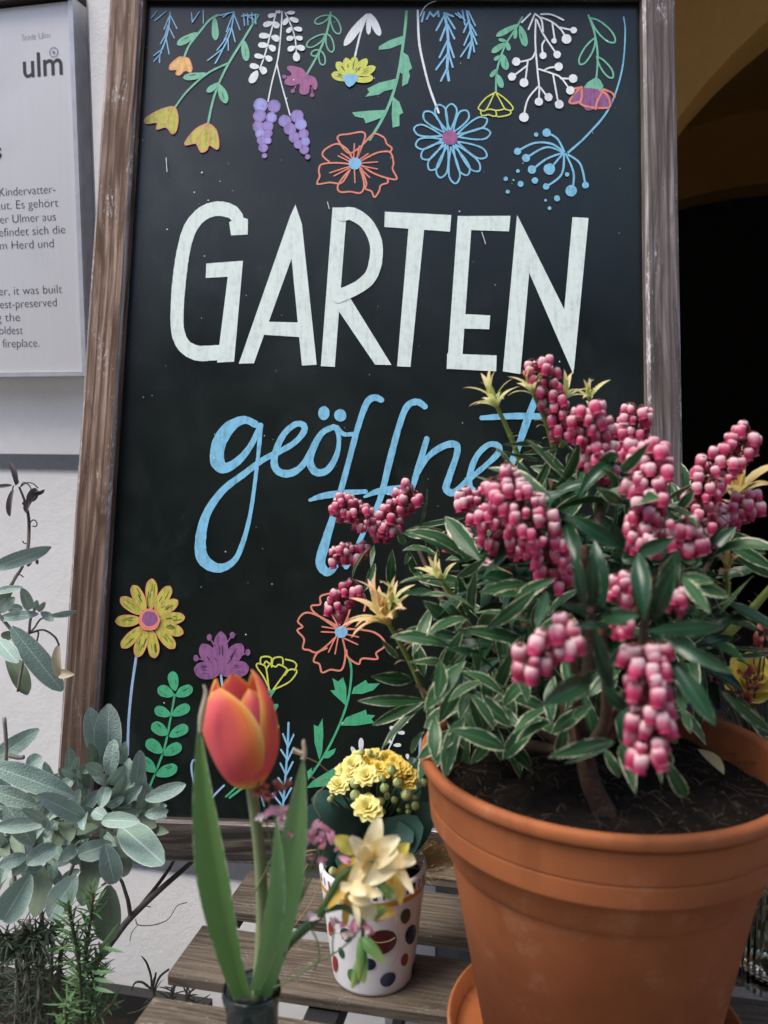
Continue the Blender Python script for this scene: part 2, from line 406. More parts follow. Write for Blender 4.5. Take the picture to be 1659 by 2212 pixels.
# ------------------------------------------------------------------ information sign on the wall
SO = .035
def spt(px, py, off=SO): return onpl(px, py, W0+WN*off, WN)
br_ = spt(186, 812); tr_ = spt(181, 3)
UPW = Vector((0, 0, 1))
s_r = (br_-W0).dot(WD); z_b = br_.z; z_t = spt(60, 6).z
t = NT('brushed_metal_plate'); uvn = t.noise(t.n('Mapping', i_Scale=(220, 220, 6), i_Vector=t.obj()).outputs[0], 1., 4)
big = t.noise(t.obj(), 5, 4)
col = t.mix(uvn, (.63, .62, .63, 1), (.675, .665, .675, 1)); col = t.mix(t.math('MULTIPLY', t.math('SUBTRACT', big, .52, True), 2., True), col, (.45, .44, .46, 1))
t.bump(uvn, .05, .001); t.b.inputs['Metallic'].default_value = .35
M['plate'] = t.fin(col, .42, .5)
M['ink'] = simple('black_ink', (.025, .028, .03), rough=.5)
M['greyink'] = simple('grey_ink', (.24, .24, .26), rough=.5)
M['alu'] = simple('aluminium_edge', (.62, .63, .68), rough=.35); M['alu'].node_tree.nodes['Principled BSDF'].inputs['Metallic'].default_value = .4
sign = thing('information_sign', W0+WD*s_r+WN*SO+UPW*z_b, 'silver metal town information plate with black text on the white wall', 'sign')
mb = MB(); wbox(mb, s_r-.75, s_r-.004, -SO, -SO+.006, z_b+.006, z_t-.004); mb.build('plate', M['plate'], sign)
mb = MB()
ex = .004
wbox(mb, s_r-.004, s_r+.003, -SO-ex, -.004, z_b, z_t); wbox(mb, s_r-.75, s_r-.0045, -SO-ex, -.004, z_b, z_b+.0055); 
mb.build('rim', M['alu'], sign)
mb = MB(); wbox(mb, s_r-.75, s_r+.004, -SO-.012, -.004, z_t+.0005, z_t+.022); tag(mb.build('top_rail', M['dark'], sign), 'dark rail along the upper edge')
def sline(s, x0, x1, y0, y1, h, mat, bold=0., parent=sign, name='lettering'):
    a, b = spt(x0, y0), spt(x1, y1); wv = b-a
    hh = h*zc(a)/F
    return text_mesh(s, name, mat, a, wv.normalized(), UPW, WN, wv.length, hh/.70, parent, bold=bold)
q = 1/3.95/1.6462
L = lambda s, x0, y0, x1, y1, h, oy, mat='ink', bold=0.: sline(s, x0*q, x1*q, (y0*q+oy/1.6462), (y1*q+oy/1.6462), h*q, M[mat], bold)
L('Stadt Ulm', 312, 572, 700, 535, 85, 0, 'greyink', -.02)
L('ulm', 330, 1090, 882, 1042, 320, 0, 'ink', .01)
L('s', -90, 2230, 28, 2222, 225, 0, 'ink', .015)
L('Kindervatter-', -5, 310, 780, 262, 118, 620, bold=-.015); L('aut. Es gehört', -50, 500, 822, 452, 118, 620, bold=-.015); L('er Ulmer aus', 5, 692, 785, 648, 118, 620, bold=-.015)
L('efindet sich die', -10, 875, 918, 828, 118, 620, bold=-.015); L('em Herd und', -75, 1062, 755, 1025, 118, 620, bold=-.015)
L('ner, it was built', -85, 282, 875, 245, 118, 980, bold=-.015); L('est-preserved', 5, 462, 797, 430, 118, 980, bold=-.015)
L('g the', -45, 645, 285, 640, 118, 980, bold=-.015); L('oldest', -10, 826, 325, 822, 118, 980, bold=-.015); L('fireplace.', 40, 1010, 555, 1000, 118, 980, bold=-.015)
mb = MB()   # the ring over the m
cx = spt(755*q, 735*q)
def ring(mb, c, r0, r1, n=28):
    a = [mb.vert(c+(WD*math.cos(6.2832*i/n)+UPW*math.sin(6.2832*i/n))*r0+WN*.0006) for i in range(n)]
    b = [mb.vert(c+(WD*math.cos(6.2832*i/n)+UPW*math.sin(6.2832*i/n))*r1+WN*.0006) for i in range(n)]
    for i in range(n): mb.face([a[i], a[(i+1) % n], b[(i+1) % n], b[i]])
k = zc(cx)/F*q
ring(mb, cx, 58*k, 68*k); ring(mb, cx, .5*k, 20*k); mb.build('emblem', M['greyink'], sign)
# ------------------------------------------------------------------ chalkboard: plane found from the picture
def camv(x, y, z): return Vector((x, y*SP+z*CP, y*CP-z*SP)).normalized()
BV = camv(383, 15500, 1860); BU = camv(58600, -1103, -1860); BU = (BU-BV*BU.dot(BV)).normalized(); BN = BU.cross(BV)
if BN.dot(CAM-Vector((0, 1, 1))) < 0: BN = -BN
B0 = CAM+ray(803, 1775)*1.0
def bp(px, py, off=0.): return onpl(px, py, B0+BN*off, BN)
def buv(p): d = p-B0; return d.dot(BU), d.dot(BV)
M['frame'] = woodmat('weathered_frame_wood', (.075, .042, .026), (.225, .140, .098), (.38, .275, .22), wear=(.60, .57, .56), wearamt=.60, stain=(.085, .045, .022), dark_below=1.32, speck=.45)
M['frame2'] = woodmat('grey_frame_wood', (.055, .042, .040), (.14, .115, .11), (.25, .215, .21), wear=(.55, .53, .54), wearamt=.62, gs=.75, stain=(.11, .085, .075), speck=.4)
M['framedark'] = woodmat('dark_frame_wood', (.014, .011, .009), (.04, .031, .026), (.11, .09, .078), wear=(.30, .28, .26), wearamt=.62)
M['worn'] = woodmat('worn_frame_edge', (.09, .068, .06), (.22, .19, .18), (.38, .35, .35), wear=(.62, .60, .60), wearamt=.56)
t = NT('black_board'); o = t.obj()
n1 = t.noise(o, 7, 5, .6); n2 = t.noise(o, 90, 4); n3 = t.noise(o, 900, 2)
col = t.ramp(n1, [(.3, (.0038, .0064, .0056, 1)), (.75, (.011, .0165, .0138, 1))])
col = t.mix(t.math('MULTIPLY', t.math('SUBTRACT', n3, .74, True), 5., True), col, (.12, .13, .13, 1))
col = t.mix(t.math('MULTIPLY', t.math('SUBTRACT', t.noise(t.n('Mapping', i_Scale=(9, 9, 4), i_Vector=o).outputs[0], 1., 6, .65, .6), .55, True), 1.6, True), col, (.05, .058, .062, 1))
rg = t.math('ADD', .12, t.math('MULTIPLY', n1, .26)); t.bump(n2, .02, .001)
M['panel'] = t.fin(col, rg, .5)
uL, vB = buv(bp(211, 1763)); uL2, vT = buv(bp(320, 4)); uR, _ = buv(bp(1378, 4)); uR2, _ = buv(bp(1389, 870))
uL = (uL+uL2)/2; uR = (uR+uR2)/2; vL = buv(bp(700, 1790))[1]; vB = (buv(bp(350, 1760))[1]+buv(bp(650, 1771))[1])/2
FW = .0405; FWL = .0435; FH = .046
P2 = lambda u, v, off=0.: B0+BU*u+BV*v+BN*off
fd = .018
board = thing('chalkboard', P2((uL+uR)/2, vB-FH), 'black chalkboard in a weathered wooden frame painted with flowers and GARTEN geöffnet', 'chalkboard')
mb = MB(); a = P2(uL-.012, vB-.012, -.006); 
c8 = [mb.vert(P2(u, v, d)) for d in (-.006, 0) for u, v in ((uL-.01, vB-.01), (uR+.01, vB-.01), (uR+.01, vT+.01), (uL-.01, vT+.01))]
for f_ in ((3, 2, 1, 0), (4, 5, 6, 7), (0, 1, 5, 4), (1, 2, 6, 5), (2, 3, 7, 6), (3, 0, 4, 7)): mb.face([c8[i] for i in f_]).smooth = False
panel = mb.build('panel', M['panel'], board)
fz = fd/2-.009
def rail(name, A, B, W, mat, wd, lab):
    mb = MB(); mb.prism(A, B, wd, W, BN, fd+.018, .0035, 24, edge=(3, 5))
    return tag(mb.build(name, [mat, M['worn']], board), lab)
zo = fz
g_ = .0015
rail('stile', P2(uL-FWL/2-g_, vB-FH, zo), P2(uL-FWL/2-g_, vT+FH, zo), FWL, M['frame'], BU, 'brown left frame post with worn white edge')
rail('stile', P2(uR+FW/2+g_, vB-FH, zo), P2(uR+FW/2+g_, vT+FH, zo), FW, M['frame2'], BU, 'greyish right frame post with strong grain')
rail('rail', P2(uL-g_+.0005, vB-FH/2-g_, zo-.001), P2(uR+g_-.0005, vB-FH/2-g_, zo-.001), FH, M['framedark'], BV, 'dark lower frame rail')
rail('rail', P2(uL-g_+.0005, vT+FH/2+g_, zo-.001), P2(uR+g_-.0005, vT+FH/2+g_, zo-.001), FH, M['framedark'], BV, 'dark upper frame rail')
# ---- paint
def paintmat(name, rgb, k=.80, streak=.5):
    c = lin(*rgb); g_ = sum(c[:3])/3; c = tuple(min(.82, (x*.86+g_*.14)/k) for x in c[:3]); t = NT(name); o = t.obj()
    n = t.noise(o, 130, 5, .65); n2 = t.noise(t.n('Mapping', i_Scale=(260, 60, 30), i_Vector=o).outputs[0], 1., 4)
    m = t.math('MULTIPLY', t.math('SUBTRACT', t.math('ADD', t.math('MULTIPLY', n, .5), t.math('MULTIPLY', n2, .5)), .47, True), 6.*streak, True)
    col = t.mix(m, c4(*c), c4(*[x*.30+.002 for x in c])); t.bump(n2, .15, .0006)
    return t.fin(col, .5, .35)
PA = {k: paintmat('paint_'+k, v, streak=s_) for k, v, s_ in (('mint', (198, 212, 204), .28), ('blue', (104, 176, 206), .5), ('sky', (112, 174, 210), .3), ('green', (98, 174, 140), .4),
  ('leaf', (52, 160, 112), .4), ('yellow', (178, 172, 48), .6), ('orange', (212, 118, 92), .3), ('amber', (222, 170, 78), .5), ('purple', (132, 76, 128), .6), ('plum', (150, 78, 130), .5),
  ('violet', (132, 118, 186), .5), ('lilac', (140, 142, 210), .4), ('white', (206, 210, 218), .3), ('lime', (190, 196, 60), .3), ('pale', (140, 170, 205), .3))}
PA['scratch'] = simple('board_showing_through', (.012, .016, .014), rough=.5)
class Draw:
    """strokes and patches of paint on the board, given in picture coordinates of one enlargement"""
    def __init__(s, k): s.k = k; s.mb = MB(); s.mats = []; s.h = .0006
    def mat(s, c):
        m = PA[c]
        if m not in s.mats: s.mats.append(m)
        s.mb.mi = s.mats.index(m)
    def v(s, p, e=0.):
        x = bp(*s.k(*p)); return s.mb.vert(x+BN*(s.h+e))
    def stroke(s, pts, wd=10, c='white', n=6, closed=False, wob=.06):
        s.mat(c); pts = [tuple(p) if len(p) > 2 else tuple(p)+(wd,) for p in pts]
        if closed: pts = pts+[pts[0]]
        q = cr(pts, n) if len(pts) > 2 else [tuple(a+(b-a)*i/3 for a, b in zip(pts[0], pts[1])) for i in range(4)]
        d0 = Vector((q[0][0]-q[1][0], q[0][1]-q[1][1])).normalized() if (q[0][0]-q[1][0])**2+(q[0][1]-q[1][1])**2 > 0 else Vector((0, -1))
        d1 = Vector((q[-1][0]-q[-2][0], q[-1][1]-q[-2][1]))
        d1 = d1.normalized() if d1.length > 0 else Vector((0, 1))
        pre, post = [], []
        for f, wf in ((.48, .12), (.40, .6), (.22, .9)): pre.append((q[0][0]+d0.x*q[0][2]*f, q[0][1]+d0.y*q[0][2]*f, q[0][2]*wf))
        for f, wf in ((.22, .9), (.40, .6), (.48, .12)): post.append((q[-1][0]+d1.x*q[-1][2]*f, q[-1][1]+d1.y*q[-1][2]*f, q[-1][2]*wf))
        q = pre+q+post; L, R_ = [], []
        for i, p in enumerate(q):
            a, b = q[max(i-1, 0)], q[min(i+1, len(q)-1)]; d = Vector((b[0]-a[0], b[1]-a[1]))
            d = d.normalized() if d.length > 1e-9 else Vector((1, 0)); nn = Vector((-d.y, d.x)); hw = p[2]*.47*(1+random.uniform(-wob, wob))
            e = 2e-5*i/len(q)
            L.append(s.v((p[0]+nn.x*hw, p[1]+nn.y*hw), e)); R_.append(s.v((p[0]-nn.x*hw, p[1]-nn.y*hw), e))
        for i in range(len(q)-1): s.mb.face([L[i], L[i+1], R_[i+1], R_[i]])
        s.h += 4e-5
    def poly(s, pts, c, smooth=0, closed=True):
        s.mat(c)
        if smooth:
            m = len(pts); q = cr([pts[-1]]+list(pts)+[pts[0], pts[1]], smooth); pts = [p for p in q[smooth:-smooth-1]]
        tri = geometry.tessellate_polygon([[Vector((p[0], p[1], 0)) for p in pts]])
        vs = [s.v(p) for p in pts]
        for a, b, c_ in tri: s.mb.face([vs[a], vs[b], vs[c_]])
        s.h += 4e-5
    def blob(s, x, y, rx, ry=None, rot=0., c='white', tip=0.):
        ry = ry or rx; r = rad(rot); pts = []
        for i in range(18):
            a = 6.2832*i/18; k = 1+random.uniform(-.04, .04); px_, py_ = rx*math.cos(a)*k*(1-tip*math.sin(a)), ry*math.sin(a)*k
            pts.append((x+px_*math.cos(r)-py_*math.sin(r), y+px_*math.sin(r)+py_*math.cos(r)))
        s.poly(pts, c)
    def leafd(s, b, t, w_, c='green', out=None, ow=5):
        b, t = Vector(b), Vector(t); d = t-b; nn = Vector((-d.y, d.x)).normalized()*w_/2; pts = []
        for f, k in ((0, .1), (.2, .66), (.45, .97), (.7, 1), (.9, .74), (1, .16)): pts.append(b+d*f+nn*k*random.uniform(.93, 1.05))
        for f, k in ((1, -.0+.16), (.9, .74), (.7, 1), (.45, .97), (.2, .66)): pts.append(b+d*f-nn*k*random.uniform(.93, 1.05))
        pts = [(p.x, p.y) for p in pts]
        if out != 'only': s.poly(pts, c, 2)
        if out: s.stroke(pts, ow, c if out == 'only' else out, 3, True)
        if out != 'only' and w_ > 40 and c in ('yellow', 'leaf', 'purple', 'lime', 'green'):
            for i in range(2 if c in ('leaf', 'green') else 4):
                o_ = nn*random.uniform(-.6, .6); f0 = random.uniform(.3, .6); f1 = f0+random.uniform(.12, .3)
                p0, p1 = b+d*f0+o_, b+d*min(f1, .88)+o_*.9; s.stroke([(p0.x, p0.y), (p1.x, p1.y)], random.uniform(2, 4), 'scratch', 3)
    def done(s, name, lab): return tag(s.mb.build(name, s.mats, panel), lab)
# GARTEN
d = Draw(KG); m_ = 'mint'
d.stroke([(285,112,50),(262,92,54),(212,84,56),(160,104,54),(118,155,52),(94,235,50),(80,330,52),(72,430,50),(73,520,50),(95,575,54),(140,602,58),(190,603,58),(245,598,56)], 50, m_, 8, wob=.03)
d.poly([(258,132),(300,112),(326,122),(325,177),(265,180)], m_); d.poly([(258,290),(308,271),(276,634),(215,637)], m_); d.poly([(176,281),(308,271),(303,326),(174,333)], m_)
for P_ in ([(497,68),(478,110),(293,641),(347,640),(500,215)], [(496,68),(520,140),(573,645),(520,648),(478,215)], [(368,490),(515,493),(515,546),(360,536)],
           [(630,80),(682,80),(638,653),(588,650)], [(655,398),(692,403),(842,646),(783,645),(648,446)],
           [(818,95),(1057,107),(1052,167),(816,150)], [(905,130),(962,132),(910,653),(862,651)],
           [(1080,110),(1132,112),(1095,640),(1043,640)], [(1080,111),(1270,110),(1264,166),(1085,160)], [(1085,462),(1197,468),(1193,518),(1080,515)], [(1042,605),(1220,612),(1218,669),(1040,660)],
           [(1293,108),(1345,220),(1305,679),(1242,669)], [(1294,108),(1467,455),(1503,600),(1495,679),(1338,318)], [(1492,115),(1550,118),(1498,660),(1484,640),(1462,455)]): d.poly(P_, m_)
d.stroke([(666,106),(702,104),(752,138),(784,200),(786,265),(768,325),(725,365),(652,400)], 50, m_, 6, wob=.03)
d.done('lettering', 'large pale mint capitals GARTEN')
# geoeffnet
d = Draw(KO); b_ = 'blue'
d.stroke([(318,200,32),(270,182,36),(210,212,52),(165,280,64),(158,355,64),(192,384,48),(250,350,34),(300,288,26),(335,212,22)], 30, b_)
d.stroke([(340,205,24),(330,330,17),(300,560,18),(265,700,22),(226,778,28),(160,806,42),(98,768,54),(87,690,50),(112,580,38),(180,480,32),(270,410,28),(350,350,26),(420,315,26),(480,280,26),(520,236,28),(522,206,28),(488,200,26),(440,240,28),(405,310,30),(398,370,32),(420,402,34),(465,407,34),(515,375,28),(560,300,24)], 28, b_)
d.stroke([(648,212,26),(600,236,28),(562,300,32),(548,360,34),(574,402,34),(622,393,30),(660,330,24),(670,260,20),(655,212,20)], 28, b_)
d.stroke([(662,212,18),(690,242,20),(738,240,18)], 18, b_)
d.blob(607,154,24,30,0,b_); d.blob(676,163,26,26,0,b_)
d.stroke([(848,98,26),(818,88,30),(785,115,30),(745,230,26),(700,400,26),(655,560,28),(612,700,42),(592,785,44),(622,824,36),(655,800,26)], 26, b_)
d.stroke([(1032,126,26),(998,106,30),(955,128,30),(920,220,28),(880,370,30),(842,520,26),(790,620,22),(745,720,24),(700,800,24)], 26, b_)
d.stroke([(548,520,14),(600,503,28),(690,490,28),(782,484,20)], 24, b_); d.stroke([(778,506,12),(840,482,28),(968,461,20)], 24, b_); d.stroke([(845,486,14),(890,488,26),(925,506,10)], 20, b_)
d.stroke([(1040,262,24),(1012,360,30),(988,440,26),(980,480,14)], 24, b_)
d.stroke([(985,450,10),(1040,345,24),(1105,295,30),(1158,285,32),(1168,320,28),(1135,420,30),(1122,472,34),(1155,488,32),(1215,435,26),(1290,372,24),(1342,320,28),(1338,290,28),(1298,288,26),(1250,335,26),(1222,410,28),(1222,465,28),(1255,488,24)], 26, b_)
d.stroke([(1530,20,28),(1470,165,34),(1430,280,30),(1388,390,32),(1368,460,30)], 30, b_); d.stroke([(1272,174,22),(1420,166,30),(1610,170,20)], 26, b_)
d.done('lettering', 'sky blue handwritten word geöffnet')
# ---- hanging flowers, upper left
G_, W_ = 'green', 'white'
def sprig(d, pts, twigs, c, w0=12, w1=10):
    d.stroke(pts, w0, c)
    for a, b in twigs: d.stroke([a, b], w1, c)
d = Draw(KA); s_ = 'sky'
sprig(d, [(208,75),(200,160),(180,240),(150,320),(145,370)], [((208,90),(248,170)),((208,85),(172,175)),((200,160),(232,225)),((195,150),(175,225)),((185,230),(202,320)),((180,210),(152,260)),((165,290),(112,330)),((160,310),(112,365)),((130,70),(98,108)),((185,70),(118,125))], s_, 9, 7)
sprig(d, [(585,75),(570,170),(545,240),(500,330),(475,375)], [((585,85),(620,180)),((580,85),(540,190)),((570,160),(592,250)),((560,170),(525,245)),((550,230),(552,300)),((540,230),(485,300)),((520,290),(430,360)),((500,95),(580,75)),((520,105),(555,80)),((335,80),(340,135)),((340,135),(380,75)),((405,65),(405,140)),((640,85),(648,155)),((665,85),(668,150)),((690,80),(695,140)),((630,100),(720,90)),((710,90),(715,145)),((650,90),(700,120))], s_, 9, 7)
d.done('drawing', 'blue twigs hanging at the upper left of the board')
d = Draw(KA)
d.stroke([(490,90),(440,120),(370,205),(320,270),(290,340)], 13, G_); d.leafd((372,195),(250,265),46,G_); d.leafd((470,100),(476,240),40,G_)
for P_, c in (([(290,338),(255,340),(205,385),(208,418),(245,415),(240,440),(268,444),(300,420),(325,432),(340,405),(322,350)], 'amber'),): d.poly(P_, c, 3)
d.stroke([(290,340),(250,350),(206,395),(212,416),(250,400),(245,440),(270,442),(298,400),(290,345)], 6, 'orange'); d.stroke([(300,400),(325,430),(338,405),(320,350),(292,340)], 6, 'orange')
d.stroke([(728,92),(650,220),(560,365),(500,485),(460,600),(432,730)], 14, G_); d.leafd((640,235),(660,362),46,G_); d.leafd((545,378),(288,462),0.1,G_)
d.stroke([(545,378),(430,435),(310,540),(235,640)], 12, G_); d.leafd((435,440),(286,462),42,G_); d.leafd((500,492),(425,545),36,G_); d.leafd((495,495),(540,612),50,G_)
d.poly([(235,632),(160,645),(64,700),(68,735),(130,728),(128,768),(185,755),(220,795),(248,770),(258,690)], 'yellow', 3); d.stroke([(235,632),(160,645),(64,700),(68,735),(130,728),(128,768),(185,755),(220,795),(248,770),(258,690)], 4, 'orange', 3, True)
d.stroke([(180,755),(205,690),(225,640)], 4, 'orange'); 
d.poly([(432,730),(360,765),(300,838),(305,860),(362,850),(390,900),(425,890),(440,860),(485,885),(497,850),(480,770)], 'yellow', 3); d.stroke([(432,730),(360,765),(300,838),(305,860),(362,850),(390,900),(425,890),(440,860),(485,885),(497,850),(480,770)], 7, 'orange', 3, True)
d.stroke([(430,735),(385,800),(362,850)], 6, 'orange'); d.stroke([(432,735),(440,800),(438,860)], 6, 'orange')
d.done('drawing', 'yellow bell flowers hanging on green stems')
d = Draw(KA)
d.stroke([(835,68),(800,200),(765,330),(735,410)], 9, W_); d.stroke([(868,70),(862,180),(845,340),(810,480),(785,600)], 9, W_); d.stroke([(838,380),(860,480),(890,590),(915,680)], 8, W_); d.stroke([(885,75),(920,150),(945,230),(952,310)], 8, W_)
for a, b, ww in (((830,85),(785,100),26),((835,75),(860,70),20),((815,135),(757,152),34),((815,130),(848,165),36),((800,215),(732,212),34),((805,215),(852,238),38),((790,270),(727,268),34),((790,270),(828,300),36),((765,340),(705,330),30),((770,335),(808,360),36),((735,400),(678,388),34),((745,395),(770,438),40),((725,420),(680,492),46),
  ((890,80),(945,78),22),((905,110),(875,150),30),((910,110),(965,130),30),((930,165),(895,195),28),((935,170),(988,180),28),((940,225),(895,235),30),((945,225),(990,232),28),((948,280),(902,300),32),((950,280),(1003,292),34),((952,310),(955,366),42)): d.leafd(a, b, ww, W_)
d.done('drawing', 'white leafy sprigs above the two violet grape bunches')
d = Draw(KA)
for i, (x, y, r) in enumerate(((742,622,42),(822,628,38),(735,685,38),(805,695,32),(728,748,34),(785,745,33),(740,790,30),(785,790,27),(750,830,30),(785,832,22),(757,875,28),(765,922,16))): d.blob(x, y, r, r, 0, ('violet', 'lilac')[i % 3 == 0]); d.stroke([(x+r*.85*math.cos(a*.7), y+r*.85*math.sin(a*.7)) for a in range(10)], 3, 'plum', 2)
for i, (x, y, r) in enumerate(((885,718,37),(958,690,38),(915,765,36),(980,738,35),(940,815,32),(995,795,30),(965,855,28),(1005,840,28),(1000,888,28),(1020,930,16))): d.blob(x, y, r, r, 0, ('violet', 'lilac')[i % 4 == 3]); d.stroke([(x+r*.85*math.cos(a*.7+1), y+r*.85*math.sin(a*.7+1)) for a in range(10)], 3, 'plum', 2)
d.done('drawing', 'two violet grape hyacinth bunches on white stalks')
d = Draw(KA)
d.stroke([(1155,75),(1130,200),(1075,330),(1015,438)], 13, G_)
for a, b, ww in (((1150,95),(1062,135),38),((1158,90),(1205,200),46),((1125,205),(1015,275),46),((1135,200),(1162,308),42),((1090,300),(1042,325),30),((1095,300),(1110,385),36)): d.leafd(a, b, ww, G_, 'only', 9)
d.poly([(1015,440),(985,405),(910,390),(898,410),(925,440),(888,470),(888,500),(930,508),(972,500),(970,545),(995,562),(1025,550),(1035,500),(1062,535),(1078,505),(1062,460)], 'plum', 3)
for a, b in (((925,455),(880,455)),((950,510),(932,540)),((1045,520),(1046,565))): d.stroke([a, b], 7, 'plum'); d.blob(b[0], b[1], 12, 12, 0, 'plum')
d.done('drawing', 'plum coloured flower hanging on an outlined green stem')
d = Draw(KA)
d.leafd((1375,80),(1235,270),50,W_); d.leafd((1380,80),(1378,205),30,W_); d.leafd((1385,78),(1445,212),44,W_); d.stroke([(1370,90),(1330,200),(1298,335)], 12, W_)
for t_ in ((1160,440),(1190,370),(1245,345),(1300,338),(1368,352),(1418,400),(1405,465)): d.leafd((1275,470), t_, 52, 'lime')
d.poly([(1228,450),(1310,445),(1308,485),(1265,520),(1238,490)], 'sky', 2)
d.done('drawing', 'yellow daisy half with blue heart on a white stem')
d = Draw(KA)
d.stroke([(1602,70),(1590,200),(1555,430),(1510,590),(1450,720),(1385,825)], 17, G_)
for P_ in ([(1590,210),(1500,240),(1440,275),(1438,296),(1500,290),(1585,258)], [(1575,305),(1612,330),(1635,405),(1615,420),(1622,450),(1608,495),(1575,512),(1580,440),(1565,430)], [(1545,465),(1440,490),(1370,525),(1382,545),(1358,573),(1440,560),(1470,540),(1530,525)], [(1520,570),(1560,605),(1582,668),(1560,680),(1560,745),(1520,755),(1515,680)], [(1480,650),(1380,655),(1280,665),(1300,690),(1350,700),(1362,730),(1460,695)]): d.poly(P_, G_)
d.done('drawing', 'thick green stem with toothed leaves above the orange poppy')
def poppy(d, petals, c, r, lines, wd, hc):
    for p in petals: d.stroke(p, wd, c, 5)
    for a, b in lines: d.stroke([a, b], wd*.75, c)
    d.blob(c_[0], c_[1], r, r*.95, 0, hc)
d = Draw(KA); c_ = (1298, 968)
poppy(d, [[(1340,860),(1262,905),(1200,830),(1205,800),(1262,792),(1330,780),(1356,790),(1355,820),(1325,900),(1312,935)], [(1282,935),(1250,880),(1190,850),(1120,885),(1108,920),(1145,955)], [(1262,968),(1180,962),(1100,972),(1085,1010),(1090,1040),(1076,1075),(1082,1088),(1150,1078),(1220,1080),(1270,1000)], [(1270,1000),(1215,1065),(1195,1110),(1215,1135),(1270,1132),(1330,1140),(1352,1100),(1342,1040),(1325,995)], [(1335,990),(1365,1080),(1360,1115),(1395,1130),(1412,1165),(1440,1130),(1450,1095),(1490,1080),(1490,1060)], [(1335,975),(1400,1020),(1480,1050),(1545,1058),(1520,1000),(1525,960),(1505,900),(1440,900),(1380,925),(1335,950)], [(1350,850),(1390,805),(1420,790),(1470,815),(1485,850),(1515,875),(1505,900)]], 'orange', 38,
  [((1290,935),(1295,850)),((1275,945),(1218,908)),((1265,955),(1200,922)),((1262,985),(1150,1022)),((1270,990),(1175,1040)),((1295,1005),(1298,1080)),((1325,990),(1385,1050)),((1330,980),(1430,1000)),((1335,965),(1430,958)),((1325,945),(1375,910)),((1310,935),(1325,865))], 11, 'sky')
d.done('drawing', 'large orange outlined poppy above the letters R and T')
# ---- upper right
d = Draw(KB)
d.stroke([(142,65),(150,250),(180,400),(215,530),(265,665)], 14, W_); d.stroke([(158,95),(175,55),(205,25),(262,2)], 6, W_)
for i, (x, y) in enumerate(((262,620),(342,615),(432,655),(550,705),(570,785),(548,925),(505,1010),(435,1035),(365,1085),(272,1050),(212,1005),(165,935),(130,860),(120,760),(180,665))):
    t_ = Vector((x, y)); b0 = Vector((330, 815)); dd = (t_-b0); nn = Vector((-dd.y, dd.x)).normalized()*33
    a1 = b0+dd*.2; d.stroke([tuple(a1), tuple(b0+dd*.55+nn*.75), tuple(b0+dd*.85+nn*.95), tuple(t_), tuple(b0+dd*.85-nn*.95), tuple(b0+dd*.55-nn*.75), tuple(a1)], 11, 'blue', 5)
d.blob(330,815,46,44,0,'plum'); d.done('drawing', 'blue outlined daisy with plum heart on a white stem')
d = Draw(KB); s_ = 'sky'
sprig(d, [(300,85),(318,190),(322,300),(315,400),(325,475)], [((300,90),(252,180)),((310,90),(360,170)),((310,150),(275,240)),((320,150),(358,230)),((318,240),(270,340)),((322,240),(355,340)),((318,320),(250,412)),((325,320),(348,398)),((318,400),(278,480)),((165,130),(180,75)),((195,115),(215,75)),((215,80),(235,100)),((235,100),(262,70)),((262,70),(265,100)),((300,80),(350,100))], s_, 17, 12)
sprig(d, [(430,70),(450,160),(460,240),(440,345)], [((405,65),(420,150)),((440,70),(480,155)),((440,130),(412,195)),((455,150),(488,212)),((450,190),(415,270)),((460,190),(490,265)),((455,250),(395,338)),((465,250),(475,310)),((365,85),(395,110)),((380,80),(420,125))], s_, 14, 10)
d.done('drawing', 'blue fir twigs hanging beside the long white stem')
d = Draw(KB)
d.stroke([(758,103),(720,170),(660,265),(620,370),(605,450),(603,545)], 12, G_)
for a, b, ww in (((735,145),(605,215),34),((720,160),(715,232),24),((745,150),(778,275),44),((665,245),(618,235),20),((660,255),(578,312),36),((670,250),(680,302),26),((630,330),(592,358),22),((640,320),(665,415),44),((608,410),(570,458),26),((612,440),(640,522),36)): d.leafd(a, b, ww, G_)
for p in ([(600,548),(545,580),(500,635),(512,652),(545,650),(590,560)], [(545,650),(575,648),(605,655),(650,645),(640,620),(605,555)], [(605,550),(650,580),(702,635),(690,655),(650,645)], [(512,655),(520,685),(560,680),(590,690),(605,680),(600,655)], [(605,682),(615,692),(665,685),(690,672),(685,655)]): d.stroke(p, 9, 'lime', 4)
d.done('drawing', 'small yellow outlined bell on a green leafy stem')
d = Draw(KB)
for p in ([(838,115),(835,250),(848,420),(858,520),(855,600)], [(845,120),(880,200),(960,320)], [(890,240),(875,270),(880,325)], [(870,105),(930,130),(985,175),(1015,225)], [(985,165),(1060,182)], [(935,140),(950,240)], [(838,300),(810,350),(725,370)], [(790,365),(775,490)], [(785,390),(700,455)], [(855,410),(930,435),(985,460),(1040,535)], [(890,415),(920,402),(970,398)], [(985,465),(1055,468)], [(940,445),(955,530),(972,620)], [(850,515),(790,590),(765,695)], [(865,520),(910,580)], [(755,135),(805,85)], [(795,175),(828,95)], [(832,85),(870,120),(880,190)], [(868,88),(930,90),(1000,122)], [(845,125),(862,165)]): d.stroke(p, 11, W_, 5)
for x, y, r in ((1060,182,20),(1018,234,29),(945,245,16),(963,326,22),(880,332,21),(722,368,25),(697,457,24),(768,492,26),(972,398,25),(1057,468,26),(1040,538,25),(975,620,26),(855,605,24),(912,578,24),(767,697,28)): d.blob(x, y, r, r, 0, W_)
d.done('drawing', 'branching spray of round white berries')
d = Draw(KB)
d.stroke([(1148,92),(1185,200),(1203,330),(1195,465)], 12, G_)
